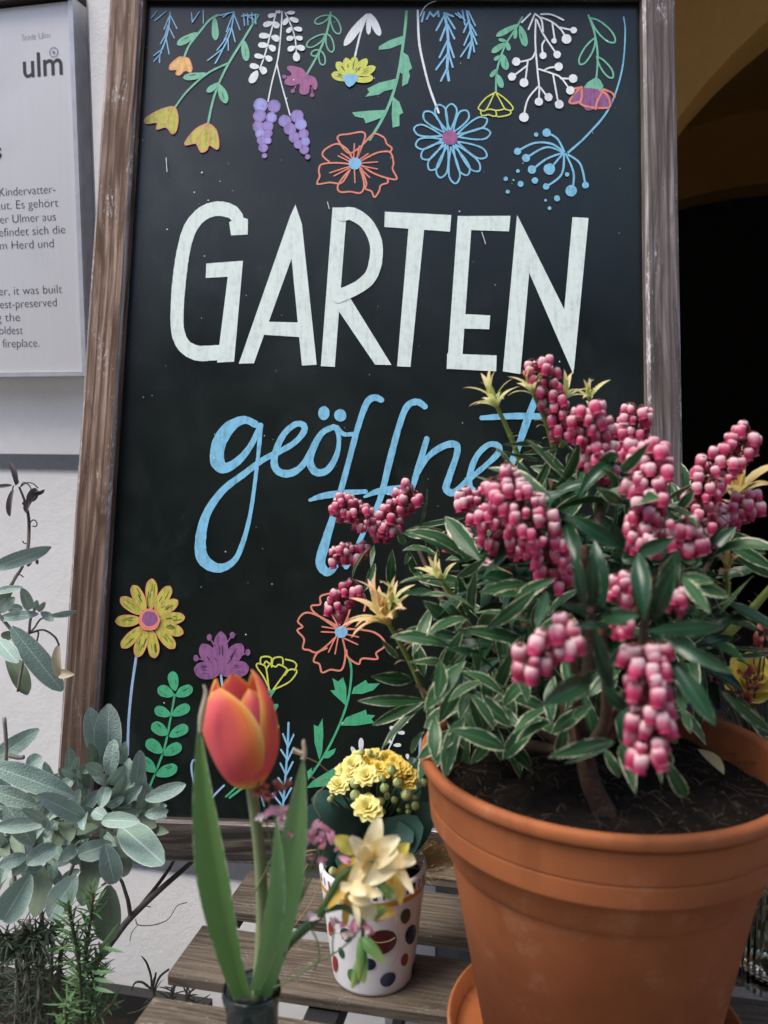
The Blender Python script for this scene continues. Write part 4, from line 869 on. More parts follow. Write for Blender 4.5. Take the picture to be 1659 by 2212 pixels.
def raceme(name, path, y, n, wid, size=1., lab=None, spread=1.):
    """path in picture units; bells hang from both sides of the drooping stalk"""
    ys = y if isinstance(y, (list, tuple)) else [y]*len(path)
    q = cr([tuple(at(p[0], p[1], yy)) for p, yy in zip(path, ys)], 12); q = [Vector(p) for p in q]
    mb = MB(); mb.mi = 1; mb.tube(q[::4]+[q[-1]], .0011*size, 5, 2)
    n = int(n*1.6)
    for i in range(n):
        f = (i+.5)/n; k = f*(len(q)-1); a = q[int(k)].lerp(q[min(int(k)+1, len(q)-1)], k-int(k))
        z_ = zc(a); hw = wid/2*z_/F*(1.02-.75*max(0, f-.55)-.5*max(0, .2-f))*.78; tg = (q[min(int(k)+1, len(q)-1)]-q[max(int(k)-1, 0)]).normalized()
        vw = (CAM-a).normalized(); sd_ = tg.cross(vw).normalized(); nn = sd_.cross(tg); nn = nn if nn.dot(vw) > 0 else -nn
        ang = i*2.399+random.uniform(-.4, .4)
        rr = hw*random.uniform(.55, 1.05)*spread
        off = sd_*math.cos(ang)*rr+nn*math.sin(ang)*rr*.75+Vector((0, 0, random.uniform(-.002, .003)))
        R_ = .00385*size*random.choice((.7, .9, 1, 1, 1.08, 1.15)); L_ = R_*2.6
        top = a+off+Vector((0, 0, L_*.45))
        ax = (Vector((0, 0, -1))+off.normalized()*.2+Vector((random.uniform(-.28, .28), random.uniform(-.28, .28), 0))).normalized()
        mb.mi = 0; bell(mb, top, ax, R_, L_)
        mb.mi = 1; m1 = (a+top)/2+Vector((0, 0, .003)); mb.tube([a, m1, top+Vector((0, 0, .0004))], [.0005, .0006, .0008], 4, 3)
        mb.lathe(top-ax*.0006, [(R_*.05, 0), (R_*.55, .0008*size), (R_*.42, .0014*size)], 6, ax, capb=False)
    return tag(mb.build(name, [M['bell'], M['pedicel']], shrub), lab)
rc = 'flower_cluster'
raceme(rc, [(1160,785),(1190,850),(1215,950)], .76, 24, 62, 1.0, 'upright thin pink cluster at the top of the shrub')
raceme(rc, [(1265,885),(1285,960),(1300,1035)], .66, 40, 100)
raceme(rc, [(1375,885),(1370,930),(1345,1000)], .71, 24, 82)
raceme(rc, [(1395,970),(1405,1060),(1385,1190)], [.60, .585, .58], 50, 108)
raceme(rc, [(1625,940),(1570,990),(1520,1060),(1510,1170)], [.68, .67, .66, .65], 46, 90)
raceme(rc, [(1640,1085),(1590,1100),(1560,1120)], .68, 13, 60)
raceme(rc, [(1500,1060),(1520,1120),(1560,1160)], .67, 20, 90)
raceme(rc, [(1075,1040),(1120,1090),(1175,1170),(1200,1255)], [.60, .59, .59, .60], 60, 125)
raceme(rc, [(1040,1100),(1090,1150),(1130,1190)], .64, 24, 100)
raceme(rc, [(990,1080),(1030,1085),(1060,1100)], .74, 14, 52)
raceme(rc, [(970,1165),(1020,1175),(1085,1195)], .73, 20, 56)
raceme(rc, [(1050,1225),(1085,1240),(1110,1245)], .70, 9, 46)
raceme(rc, [(725,1085),(785,1120),(850,1155)], .82, 36, 62, .95)
raceme(rc, [(895,1065),(865,1095),(820,1150)], .82, 24, 62, .95)
raceme(rc, [(715,1200),(755,1195),(795,1180)], .83, 16, 46, .95)
raceme(rc, [(770,1265),(745,1290),(718,1325)], .83, 17, 60, .95)
raceme(rc, [(1393,1405),(1400,1500),(1398,1645)], [.475, .468, .465], 34, 105, 1.0)
raceme(rc, [(1245,1375),(1200,1390),(1130,1450)], [.485, .48, .475], 15, 90, 1.05)
raceme(rc, [(1365,1260),(1330,1290)], .55, 9, 60); raceme(rc, [(1340,1340),(1350,1370)], .50, 3, 40); raceme(rc, [(1470,1270),(1455,1310)], .56, 6, 44)
raceme(rc, [(1470,1140),(1505,1190)], .58, 12, 70); raceme(rc, [(1420,1150),(1440,1175)], .56, 6, 70)
# --- woody stems
mb = MB(); z0 = PC+Vector((0, 0, SZ-.01))
base = atz(*K7(590, 1640), PC.z+SZ+.004); base.z -= .008
def at2(px, py, y): return at(px, py, y)
fork = at(*K7(430, 1290), .60)
mb.tube([base, (base+fork)/2+Vector((-.003, 0, 0)), fork], [.0085, .0075, .007], 10, 6)
for px, py, y, r_ in ((1060,1380,.70,.004),(900,1180,.80,.003),(1110,1300,.64,.004),(1260,1180,.60,.004),(1300,1050,.64,.004),(1180,1000,.74,.0035),(1400,1250,.55,.004),(1480,1150,.62,.004),(1300,1350,.50,.004),(1230,1330,.50,.0035),(1500,1400,.60,.003),(900,1480,.72,.003),(960,1270,.74,.003),(1540,1200,.64,.003),(1400,1395,.48,.0025)):
    e_ = at(px, py, y); m1 = fork.lerp(e_, .5)+Vector((random.uniform(-.02, .02), random.uniform(-.01, .02), -.012)); mb.tube([fork, m1, e_], [.0055, r_, r_*.6], 7, 6)
mb.build('stem', M['bark'], shrub)
# --- leaves sighted one by one, then filled up in the depth of the crown
mb = MB()
def lv(k, yb, lst, **kw):
    for b, t, w_, *r in lst:
        w_ *= .77
        d_ = dict(kw); 
        if r: d_['roll'] = r[0]
        d_.setdefault('wave', random.uniform(0, .14)); d_.setdefault('curl', random.uniform(-.15, .35)); d_.setdefault('twist', random.uniform(-25, 25)); d_['arch'] = d_.get('arch', .1)*random.uniform(.4, 1.7)
        mb.lpx(k, b, t, w_, yb+random.uniform(-.012, .012), yb+random.uniform(-.045, .015), **d_)
A1 = dict(arch=.09, fold=.22, nv=10)
lv(K6, .68, [((1000,1210),(575,1150),125),((1000,1215),(1175,1365),150),((1050,1370),(1132,1760),140),((1000,1300),(800,1655),120,25),((960,1230),(775,1445),70,30),((900,1110),(690,950),130),((960,1090),(810,945),120),((1000,1050),(935,770),95,20),((1040,1030),(1065,735),95,-20),((920,790),(1135,650),85,20)], **A1)
lv(K6, .70, [((735,1640),(235,1645),100),((730,1625),(335,1815),95),((740,1660),(772,1960),95),((720,1660),(400,1990),80,30),((620,1500),(330,1475),120),((700,1480),(640,1240),120),((880,1820),(850,2010),70),((935,1840),(885,2035),70),((700,1850),(610,2010),70,30),((520,1350),(400,1215),60)], **A1)
lv(K6, .60, [((1080,890),(1410,825),125),((1120,1150),(1490,865),120,15),((1540,880),(1455,1150),110)], **A1)
lv(K6, .80, [((550,480),(850,465),110),((600,445),(985,370),50),((478,590),(460,865),90),((360,690),(280,890),65),((335,570),(200,800),34,50),((780,645),(705,490),100),((585,590),(640,770),75),((640,750),(745,860),70),((560,560),(510,440),60),((560,570),(720,160),30,40),((600,620),(560,700),50),((350,560),(330,720),40)], **A1)
lv(K6, .62, [((1200,1570),(1320,1285),120),((1185,1680),(1385,1835),120),((1180,1790),(1235,2055),110),((1250,1400),(1400,1180),90),((1270,1560),(1180,1420),90)], **A1)
lv(K5, .70, [((770,690),(470,575),85,10),((760,700),(560,870),110),((600,500),(485,745),62,20),((530,455),(330,465),34),((600,480),(430,512),34),((540,550),(275,488),26),((420,600),(275,635),40),((720,500),(655,570),90),((680,725),(560,705),70),((880,660),(980,640),60),((860,740),(960,720),40),((820,760),(800,860),90)], **A1)
lv(K5, .60, [((930,600),(1072,450),75),((1200,800),(1290,690),65),((800,680),(930,760),80)], **A1)
lv(K5, .66, [((1420,910),(1680,1130),85,10),((1430,950),(1690,1090),80,-10),((1450,890),(1650,1010),80),((1400,960),(1540,1060),80),((1240,1060),(1330,960),60),((1330,1060),(1290,960),60)], **A1)
lv(K7, .52, [((1090,100),(1275,340),115),((1080,90),(1300,130),95),((1100,120),(1400,230),110),((1340,860),(1690,1140),95),((1000,1100),(1040,1215),70),((1100,1000),(1145,1145),70),((480,950),(355,1040),90),((620,1190),(185,1310),130),((640,1200),(295,1350),60),((680,1210),(772,1550),130),((560,1240),(668,1440),90),((950,1290),(1110,1575),125),((910,1300),(950,1485),50),((980,1230),(1010,1360),70)], **A1)
lv(K7, .66, [((1400,630),(1680,620),46),((1300,560),(1680,590),30),((1330,560),(1480,500),30)], **A1)
pts = []
for i in range(230):                                # the inner and rear leaves of the crown
    a = random.uniform(0, 6.2832); r = math.sqrt(random.random())
    px, py = 1255+r*math.cos(a)*330, 1330+r*math.sin(a)*300
    if px < 960 and py > 1560: continue
    if py > 1480+max(0, px-1250)*.1 and px > 1000: continue
    if px > 1560 and py > 1330: continue
    y = random.uniform(.60, .80)
    p = at(px, py, y); dr = Vector((random.gauss(0, 1), random.gauss(-.3, .8), random.gauss(.05, .7))).normalized()
    if random.random() < .5: dr = (dr+(p-at(1255, 1340, .68)).normalized()).normalized()
    L_ = random.uniform(.035, .06); mb.leaf(p, p+dr*L_, L_*random.uniform(.18, .25), nrm=Vector((random.gauss(0, .4), -.5, 1)), roll=random.uniform(-30, 30), arch=random.uniform(.02, .2), fold=.2, nv=8, wave=random.uniform(0, .15), curl=random.uniform(-.2, .4), twist=random.uniform(-40, 40))
for i in range(105):
    px, py = random.choice(((930, 1120), (930, 1120), (950, 1330), (1000, 1520))), 0
    px, py = random.uniform(*px), random.uniform(1420, 1590 if px[1] < 1400 else 1530); p = at(px, py, random.uniform(.56, .76)); dr = Vector((random.gauss(0, .8), random.gauss(-.2, .5), -.6)).normalized(); L_ = random.uniform(.03, .048)
    mb.leaf(p, p+dr*L_, L_*.28, nrm=Vector((0, -.6, .8)), roll=random.uniform(-30, 30), arch=.12, nv=7)
mb.build('foliage', M['pleaf'], shrub)
mb = MB()
for i in range(330):                                # inner crown leaves in the dark leaf colour, standing in for shade
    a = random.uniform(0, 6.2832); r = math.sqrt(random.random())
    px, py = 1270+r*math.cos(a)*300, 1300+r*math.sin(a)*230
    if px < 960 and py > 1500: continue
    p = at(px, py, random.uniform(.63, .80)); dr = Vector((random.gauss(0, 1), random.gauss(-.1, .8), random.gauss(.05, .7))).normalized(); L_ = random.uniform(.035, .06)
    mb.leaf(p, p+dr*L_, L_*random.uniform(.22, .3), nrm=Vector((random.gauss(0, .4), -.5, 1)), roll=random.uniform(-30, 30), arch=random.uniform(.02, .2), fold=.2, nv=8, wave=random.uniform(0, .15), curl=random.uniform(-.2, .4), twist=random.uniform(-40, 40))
A2 = dict(arch=.08, fold=.2, nv=11)
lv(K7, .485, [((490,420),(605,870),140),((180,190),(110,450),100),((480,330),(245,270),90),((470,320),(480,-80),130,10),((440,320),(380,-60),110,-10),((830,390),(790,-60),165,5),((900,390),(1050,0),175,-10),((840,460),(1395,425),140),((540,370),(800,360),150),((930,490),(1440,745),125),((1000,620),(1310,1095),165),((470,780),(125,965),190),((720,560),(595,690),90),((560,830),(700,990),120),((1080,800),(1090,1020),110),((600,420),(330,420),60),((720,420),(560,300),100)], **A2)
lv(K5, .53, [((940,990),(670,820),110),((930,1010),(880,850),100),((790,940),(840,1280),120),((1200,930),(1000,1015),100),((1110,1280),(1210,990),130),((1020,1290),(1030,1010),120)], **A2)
tag(mb.build('foliage', M['pdark'], shrub), 'dark glossy leaves nearest the viewer, inner leaves darkened in place of shade')
# --- young shoots
def shoot(k, tip, foot, y, n, L, mat, w_=14, foot2=None, sz=1.):
    mb = MB(); mb.mi = 1
    T_, B_ = at(*k(*tip), y), at(*k(*foot), y+.01)
    mid = (T_+B_)/2+Vector((.002, 0, 0)); mb.tube([B_, mid, T_], [.0026*sz, .0024*sz, .0018*sz], 7, 5); ax = (T_-B_).normalized(); mb.mi = 0
    for i in range(n):
        a = i*2.399; el = random.uniform(.2, 1.0) if i > 3 else random.uniform(1.1, 1.45); u = ax.orthogonal().normalized(); v = ax.cross(u)
        dr = (u*math.cos(a)+v*math.sin(a))*math.cos(el)+ax*math.sin(el); l = L*random.uniform(.7, 1.12)
        mb.leaf(T_-ax*.003*random.random(), T_+dr*l, l*.2, nrm=ax, arch=.16, fold=.3, nv=7, prof='long')
    for i in range(7):
        f = random.uniform(.15, .85); p = B_.lerp(T_, f); a = random.uniform(0, 6.28); u = ax.orthogonal().normalized(); v = ax.cross(u); dr = (u*math.cos(a)+v*math.sin(a)+ax*.4).normalized()
        mb.leaf(p, p+dr*L*random.uniform(.2, .4), L*.07, nrm=ax, arch=.2, nv=4)
    return tag(mb.build('young_shoot', [mat, M['ystem']], shrub), None)
shoot(K5, (305,275), (445,635), .76, 15, .032, M['young']); shoot(K5, (488,215), (592,500), .76, 14, .030, M['young']); shoot(K5, (640,245), (625,480), .77, 12, .027, M['young']); shoot(K5, (768,235), (775,300), .75, 9, .022, M['young'])
shoot(K6, (835,830), (985,1090), .71, 13, .026, M['young']); shoot(K6, (455,1110), (715,1640), .72, 18, .046, M['young2']); shoot(K6, (480,960), (500,1060), .73, 9, .028, M['young'])
shoot(K5, (400,600), (440,660), .74, 8, .018, M['young'])
shoot(K5, (1500,720), (1480,900), .72, 12, .055, M['young2']); shoot(K7, (1700,140), (1310,555), .70, 14, .03, M['young'], sz=1.5); shoot(K7, (1380,60), (1360,300), .66, 12, .025, M['young2'])
# ------------------------------------------------------------------ trough along the wall with sage and rosemary
M['trough'] = simple('dark_trough', (.012, .011, .011), rough=.8)
Q0 = W0+WN*.06
trough = thing('plant_trough', W0+WD*-.25+WN*.2, 'dark planting trough standing along the white wall', 'planter')
TT = .36
mb = MB()
def tbox(a0, a1, b0, b1, z0, z1): mb.box((a0, -b1, z0), (a1, -b0, z1), WD, WT, W0)
tbox(-1.1, .10, .05, .07, 0, TT); tbox(-1.1, .10, .36, .38, 0, TT); tbox(-1.1, -1.08, .0705, .3595, 0, TT); tbox(.08, .10, .0705, .3595, 0, TT)
mb.build('body', M['trough'], trough)
mb = MB(); tbox(-1.08, .08, .07, .36, .02, TT-.04); mb.build('soil', M['soil'], trough)
# --- sage
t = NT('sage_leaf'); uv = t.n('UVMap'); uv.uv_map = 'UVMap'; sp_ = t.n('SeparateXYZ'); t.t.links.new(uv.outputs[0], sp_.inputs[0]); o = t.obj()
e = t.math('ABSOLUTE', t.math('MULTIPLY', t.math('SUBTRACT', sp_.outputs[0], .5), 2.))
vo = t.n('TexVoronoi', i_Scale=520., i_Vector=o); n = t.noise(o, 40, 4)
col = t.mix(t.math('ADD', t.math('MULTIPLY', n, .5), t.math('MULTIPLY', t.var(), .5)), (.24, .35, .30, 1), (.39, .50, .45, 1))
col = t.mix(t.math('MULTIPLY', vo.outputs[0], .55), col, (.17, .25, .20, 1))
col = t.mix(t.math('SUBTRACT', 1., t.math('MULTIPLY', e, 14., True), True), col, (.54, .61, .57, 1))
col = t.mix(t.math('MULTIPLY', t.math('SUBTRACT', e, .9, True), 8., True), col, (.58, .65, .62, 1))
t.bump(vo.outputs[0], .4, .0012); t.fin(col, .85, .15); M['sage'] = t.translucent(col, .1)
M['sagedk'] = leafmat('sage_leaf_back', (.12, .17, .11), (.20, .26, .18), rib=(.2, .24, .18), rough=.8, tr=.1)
M['sagedry'] = leafmat('sage_leaf_dry', (.10, .085, .08), (.20, .17, .17), rough=.9, tr=.05)
M['sagestem'] = simple('sage_stem', (.24, .22, .19), (.16, .13, .12), 80, rough=.8)
M['drystem'] = simple('dry_stem', (.10, .075, .065), (.06, .045, .04), 80, rough=.9)
sb = at(60, 2180, .93)
sage = thing('sage_plant', sb, 'grey green woolly sage plant in front of the white wall', 'herb')
mb = MB(); dk = MB()
SA = dict(prof='sage', arch=.06, fold=.14, nv=11, nu=3)
def sl(k, lst, y, m=mb, **kw):
    for b, t_, w_, *r in lst:
        d_ = dict(SA); d_.update(kw); d_['roll'] = r[0] if r else random.uniform(-12, 12)
        if len(r) > 1: d_['arch'] = r[1]
        d_.setdefault('curl', random.uniform(-.05, .35)); d_.setdefault('wave', random.uniform(.03, .12)); d_.setdefault('twist', random.uniform(-22, 22))
        m.lpx(k, b, t_, w_*1.06, y+random.uniform(-.012, .012), y+random.uniform(-.05, .01), **d_)
sl(KT, [((690,395),(615,30),140),((745,440),(752,5),185)], .875)
sl(KT, [((755,500),(790,250),110),((830,420),(868,265),80),((750,560),(862,425),95,20),((745,560),(632,485),80,20),((870,650),(890,380),90),((930,590),(962,325),110),((980,610),(1000,475),70),((540,530),(590,640),70),((690,600),(570,735),90),((735,580),(690,730),90),((700,480),(590,430),90),((570,520),(420,455),75),((880,640),(1030,625),100),((870,650),(755,610),85)], .86)
sl(KT, [((1000,665),(1280,560),105),((1000,770),(1160,740),80),((705,810),(965,820),110),((835,850),(1130,1110),215),((540,1045),(775,965),140),((740,790),(640,745),90),((540,770),(560,860),85),((600,760),(580,875),75,40)], .81)
sl(KT, [((515,645),(-60,430),170),((580,795),(255,635),140),((250,700),(-70,600),125),((325,830),(-20,855),105),((340,830),(155,725),70),((230,980),(40,700),160)], .80)
sl(KT, [((-90,430),(272,180),130)], .88); sl(KT, [((190,440),(290,370),110)], .92)
sl(KT, [((385,985),(185,1115),130),((520,1000),(400,1090),90),((180,1050),(-10,1130),95),((210,1180),(20,1500),200),((530,1190),(340,1490),190),((725,970),(790,1245),150)], .80)
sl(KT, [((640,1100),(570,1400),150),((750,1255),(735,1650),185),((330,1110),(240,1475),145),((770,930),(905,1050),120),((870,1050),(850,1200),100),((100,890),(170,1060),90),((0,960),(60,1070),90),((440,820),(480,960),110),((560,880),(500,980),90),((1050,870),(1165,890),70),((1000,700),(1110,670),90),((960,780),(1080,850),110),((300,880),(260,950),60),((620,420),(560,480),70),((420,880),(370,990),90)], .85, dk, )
sl(KT, [((130,700),(-40,760),160),((60,900),(-60,960),140),((400,600),(520,520),90),((420,770),(300,940),80),((820,1000),(690,870),100)], .87)
# upper shoot at the left edge
sl(KS, [((-60,930),(402,762),125,0,.10)], .90)
sl(KS, [((235,1255),(165,1085),90),((270,1260),(292,1180),50),((300,1270),(355,1195),45),((-20,1330),(305,1290),80),((320,1275),(420,1345),70,20,-.15),((400,1300),(600,1262),60,25),((90,1390),(490,1895),185,0,.04),((-10,1500),(140,1675),130),((-20,1270),(118,1160),95),((50,1240),(180,1250),75),((-40,1120),(180,1080),60)], .905)
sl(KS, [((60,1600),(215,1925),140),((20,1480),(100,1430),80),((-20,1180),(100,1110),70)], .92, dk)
for cx, cy, rx, ry, y0, n in ((620, 720, 330, 260, .87, 46), (250, 850, 260, 260, .85, 40), (880, 760, 170, 170, .86, 12), (90, 1060, 160, 200, .86, 22), (620, 1050, 200, 120, .88, 12)):
    for i in range(n):
        a, r = random.uniform(0, 6.28), math.sqrt(random.random()); x, y = cx+rx*r*math.cos(a), cy+ry*r*math.sin(a)*1.; an = math.atan2(y-cy-40, x-cx)+random.uniform(-.8, .8); l = random.uniform(120, 230)
        (mb if random.random() < .75 else dk).lpx(KT, (x, y), (x+l*math.cos(an), y+l*math.sin(an)*.9), l*random.uniform(.36, .48), y0+random.uniform(-.02, .03), None, roll=random.uniform(-35, 35), curl=random.uniform(-.05, .45), wave=random.uniform(.03, .12), twist=random.uniform(-30, 30), **SA)
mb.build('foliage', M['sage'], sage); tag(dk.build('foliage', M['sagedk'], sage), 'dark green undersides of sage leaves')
mb = MB()
for pts, r_ in (([(740,1200),(720,900),(730,600),(745,430)],16),([(620,1400),(560,1100),(540,850),(520,640)],16),([(300,1600),(260,1200),(240,900),(330,760)],15),([(120,1500),(100,1200),(60,1000),(0,900)],14),([(840,900),(900,750),(930,600)],12),([(640,1250),(820,1000),(860,860)],12),([(560,1000),(480,1180),(420,1400)],12),([(120,2100),(130,1700),(200,1500)],18),([(-40,800),(40,400),(30,100)],14),([(620,1290),(640,1150),(660,1000)],14),([(60,360),(120,375),(165,372)],16)): mb.tpx(KT, pts, r_, [.86]*len(pts))
for pts, r_ in (([(230,1440),(240,1330),(270,1260)],11),([(230,1440),(270,1400),(320,1330),(380,1320)],8),([(240,1440),(300,1430),(290,1500),(270,1550)],7),([(-20,1280),(60,1380),(95,1420)],14),([(140,1900),(200,1560),(230,1430)],11)): mb.tpx(KS, pts, r_, [.91]*len(pts))
mb.build('stem', M['sagestem'], sage)
# dry stalk and withered leaf
mb = MB(); mb.mi = 1; yd = 1.0
mb.tpx(KS, [(85,1070),(130,990),(175,920),(215,800),(228,650),(222,510),(190,390),(150,290)], [14,13,12,13,13,12,10,8], [.93,.96,.97,.98,1,1,1,1])
for pts in ([(160,290),(210,258),(260,265),(300,300)],[(110,280),(100,300),(105,330)],[(225,590),(260,550),(290,570),(285,600),(255,600)],[(215,740),(185,730),(180,715)],[(110,1020),(150,980),(185,1000)],[(165,280),(190,255),(230,280),(245,310)]): mb.tpx(KS, pts, 5, [1.0]*len(pts), seg=5)
mb.tpx(KS, [(235,1440),(340,1415),(430,1470),(465,1540)], 8, [.91, .905, .90, .90])
mb.mi = 0
for b, t_, w_, rl in (((125,280),(75,95),48,20),((140,270),(90,200),36,40),((95,278),(-30,295),34,10),((105,310),(78,522),50,25),((225,400),(280,300),85,10),((300,330),(205,495),65,35),((240,330),(350,310),50,50),((285,840),(295,900),26,0),((265,850),(215,915),30,0),((210,400),(180,430),30,0)): mb.lpx(KS, b, t_, w_, 1.0, 1.0, prof='sage', roll=rl, curl=.6, arch=.12)
mb.build('dry_shoot', [M['sagedry'], M['drystem']], sage)
M['wither'] = leafmat('withered_leaf', (.42, .36, .22), (.55, .48, .36), rough=.8, tr=.2)
mb = MB(); mb.lpx(KS, (465,1530), (480,1790), 85, .90, .895, prof='sage', roll=25, curl=.8, arch=.12); mb.lpx(KS, (470,1760), (585,1765), 75, .895, .88, prof='petal', curl=.5); tag(mb.build('foliage', M['wither'], sage), 'withered pale brown leaf')
# --- bare branch
mb = MB()
mb.tpx(KT, [(1380,1040),(1260,1150),(1100,1290),(900,1480),(790,1620),(690,1750),(560,1900)], [15,18,20,23,24,25,26], [.98,.97,.95,.93,.92,.91,.90])
mb.tpx(KT, [(900,1480),(890,1400),(870,1320),(815,1200),(700,1260)], [16,15,13,11,8], [.93,.93,.93,.93,.92]); mb.tpx(KT, [(1205,1065),(1180,1120),(1090,1250),(1000,1360),(935,1440)], [9,12,13,13,12], [.97,.97,.96,.95,.94])
mb.tpx(KT, [(930,1440),(970,1400),(1040,1405)], [6,4,3], .94); mb.tpx(KT, [(935,1490),(955,1530),(1060,1530),(1160,1490),(1220,1400),(1290,1375)], 3.5, [.95]*6, seg=4); mb.tpx(KT, [(950,1530),(910,1580),(895,1640)], 3, [.95]*3, seg=4); mb.tpx(KT, [(700,1790),(735,1820),(690,1780)], 5, [.9]*3)
br0 = at(*KT(560, 1900), .9)
M['branch'] = simple('bare_branch_bark', (.10, .085, .08), (.05, .042, .042), 90, rough=.9, bump=.6, bscale=300)
tag(mb.build('bare_branch', M['branch'], loc=br0), 'bare dark forked branch leaning against the white wall', 'branch')
# --- rosemary
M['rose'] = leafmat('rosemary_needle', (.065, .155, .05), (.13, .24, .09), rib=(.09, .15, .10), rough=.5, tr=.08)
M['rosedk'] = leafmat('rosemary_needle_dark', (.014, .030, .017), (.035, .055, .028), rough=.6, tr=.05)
M['rosestem'] = simple('rosemary_stem', (.15, .12, .08), (.08, .06, .04), 90, rough=.9)
def rosemary(mb, path, y, n, L, w_=.0028, up=.35, k=KT, stem=.0018, spread=1.):
    ys = y if isinstance(y, (list, tuple)) else [y]*len(path)
    q = [Vector(p) for p in cr([tuple(at(*k(*p), yy)) for p, yy in zip(path, ys)], 8)]
    mb.mi = 1; mb.tube(q[::3]+[q[-1]], stem, 6, 2); mb.mi = 0
    for i in range(n):
        f = (i+random.random())/n; kk = f*(len(q)-1); i0 = int(kk); p = q[i0].lerp(q[min(i0+1, len(q)-1)], kk-i0); ax = (q[min(i0+1, len(q)-1)]-q[max(i0-1, 0)]).normalized()
        u = ax.orthogonal().normalized(); v = ax.cross(u); a = i*2.4+random.uniform(-.5, .5); el = up+random.uniform(-.35, .45)+(.5 if f > .93 else 0)
        dr = (u*math.cos(a)+v*math.sin(a))*math.cos(el)+ax*math.sin(el); l = L*random.uniform(.6, 1.15)*(1 if f < .9 else .75)
        mb.leaf(p, p+dr*l, w_, nrm=ax+dr*.3, arch=random.uniform(-.05, .12), prof='needle', fold=-.3, nu=1, nv=5)
rb_ = at(*KT(560, 2250), .80)
ros = thing('rosemary_plant', rb_, 'fresh green rosemary with upright needled shoots below the sage', 'herb')
mb = MB()
rosemary(mb, [(570,2330),(560,2100),(555,1900),(530,1700),(500,1550),(470,1400)], .79, 120, .024)
rosemary(mb, [(560,1950),(590,1750),(610,1600),(630,1450),(640,1300)], .80, 85, .021)
rosemary(mb, [(600,2300),(620,2100),(640,1980),(660,1850),(690,1740)], .80, 80, .022); rosemary(mb, [(430,2330),(450,2180),(470,2050)], .78, 40, .024); rosemary(mb, [(520,2350),(600,2250),(690,2160),(790,2050)], .79, 34, .018)
for b, t_ in (((700,1680),(860,1720)),((690,1700),(830,1500)),((640,1860),(800,1850)),((650,1900),(795,1930)),((700,1720),(680,1640)),((420,1700),(305,1700)),((440,1550),(360,1480)),((450,1440),(470,1370)),((640,1960),(790,2000))): mb.lpx(KT, b, t_, 26, .785, .77, prof='needle', fold=-.2, arch=.06)
mb.build('foliage', [M['rose'], M['rosestem']], ros)
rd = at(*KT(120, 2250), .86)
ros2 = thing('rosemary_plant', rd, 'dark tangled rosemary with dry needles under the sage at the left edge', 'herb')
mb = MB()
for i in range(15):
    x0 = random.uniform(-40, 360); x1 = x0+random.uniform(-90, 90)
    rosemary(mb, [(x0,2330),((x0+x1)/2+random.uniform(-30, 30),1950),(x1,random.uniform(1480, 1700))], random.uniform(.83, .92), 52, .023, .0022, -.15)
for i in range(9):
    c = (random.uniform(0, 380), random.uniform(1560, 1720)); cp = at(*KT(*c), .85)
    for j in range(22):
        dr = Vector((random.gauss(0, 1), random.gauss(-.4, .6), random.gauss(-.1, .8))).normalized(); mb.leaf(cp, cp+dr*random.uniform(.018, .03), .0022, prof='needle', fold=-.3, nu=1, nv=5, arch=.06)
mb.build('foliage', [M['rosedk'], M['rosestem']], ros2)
r3 = at(*KT(1080, 2060), .92)
ros3 = thing('rosemary_plant', r3, 'small rosemary sprigs sprouting between the table slats and the wall', 'herb')
mb = MB()
rosemary(mb, [(1085,2120),(1065,2020),(1050,1950)], .90, 9, .020, .0026, .3, stem=.0016); rosemary(mb, [(1170,2060),(1190,2000),(1200,1950)], .90, 12, .018, .0026, .2); rosemary(mb, [(1260,2090),(1290,2030),(1310,1990)], .90, 10, .018, .0026, .2); rosemary(mb, [(1330,2110),(1345,2060)], .90, 7, .018, .0026, .2)
for pts in ([(1045,1960),(1040,1880),(1010,1790),(975,1745)],[(1060,1990),(1100,1890),(1165,1835)],[(1040,1970),(980,1925),(930,1930),(905,1985)],[(1055,1960),(1068,1900),(1075,1860)]): mb.mi = 0; mb.tpx(KT, pts, [7, 8, 7, 3][:len(pts)], [.90]*len(pts), seg=6)
for pts in ([(1050,2060),(960,2120),(880,2140)],): mb.mi = 1; mb.tpx(KT, pts, 5, [.91]*3, seg=5)
mb.build('foliage', [M['rosedk'], M['rosestem']], ros3)
# ------------------------------------------------------------------ bottle vase with tulip
VB = at(544, 2150, .546); VB.z = TZ; NZ = at(544, 2132, .546).z-TZ
vr = 62*zc(at(544, 2132, .546))/F
def glassmat(name, col, rough=.03, ior=1.45):
    t = NT(name); t.b.inputs['Transmission Weight'].default_value = 1; t.b.inputs['IOR'].default_value = ior
    t.bump(t.noise(t.obj(), 70, 2), .12, .002)
    return t.fin(c4(*col), rough, .5)
M['glass'] = glassmat('grey_blue_glass', (.20, .30, .33))
vase = thing('bottle_vase', VB, 'dark grey glass bottle vase holding the tulip', 'vase')
mb = MB(); h = NZ
pr = [(.030, 0), (.034, .003), (.035, .010), (.0345, .045), (.031, .058), (vr*.93, .072), (vr*.90, h-.022), (vr*.93, h-.012), (vr, h-.008), (vr*1.03, h-.004), (vr*1.0, h), (vr*.93, h+.0005), (vr*.83, h-.003), (vr*.80, h-.012), (vr*.80, .073), (.0275, .059), (.031, .044), (.0315, .010), (.02, .006), (.001, .006)]
mb.lathe(VB, pr, 64); mb.build('glass', M['glass'], vase)
YV = VB.y
M['tleaf'] = leafmat('tulip_leaf', (.095, .22, .050), (.14, .28, .075), margin=(.36, .46, .30), mw=.90, rough=.42, tr=.18)
M['tleafb'] = leafmat('tulip_leaf_grey', (.13, .28, .09), (.18, .34, .12), margin=(.32, .42, .28), mw=.9, rough=.42, tr=.18)
M['tstem'] = simple('tulip_stem', (.24, .26, .13), (.16, .22, .10), 30, rough=.5)
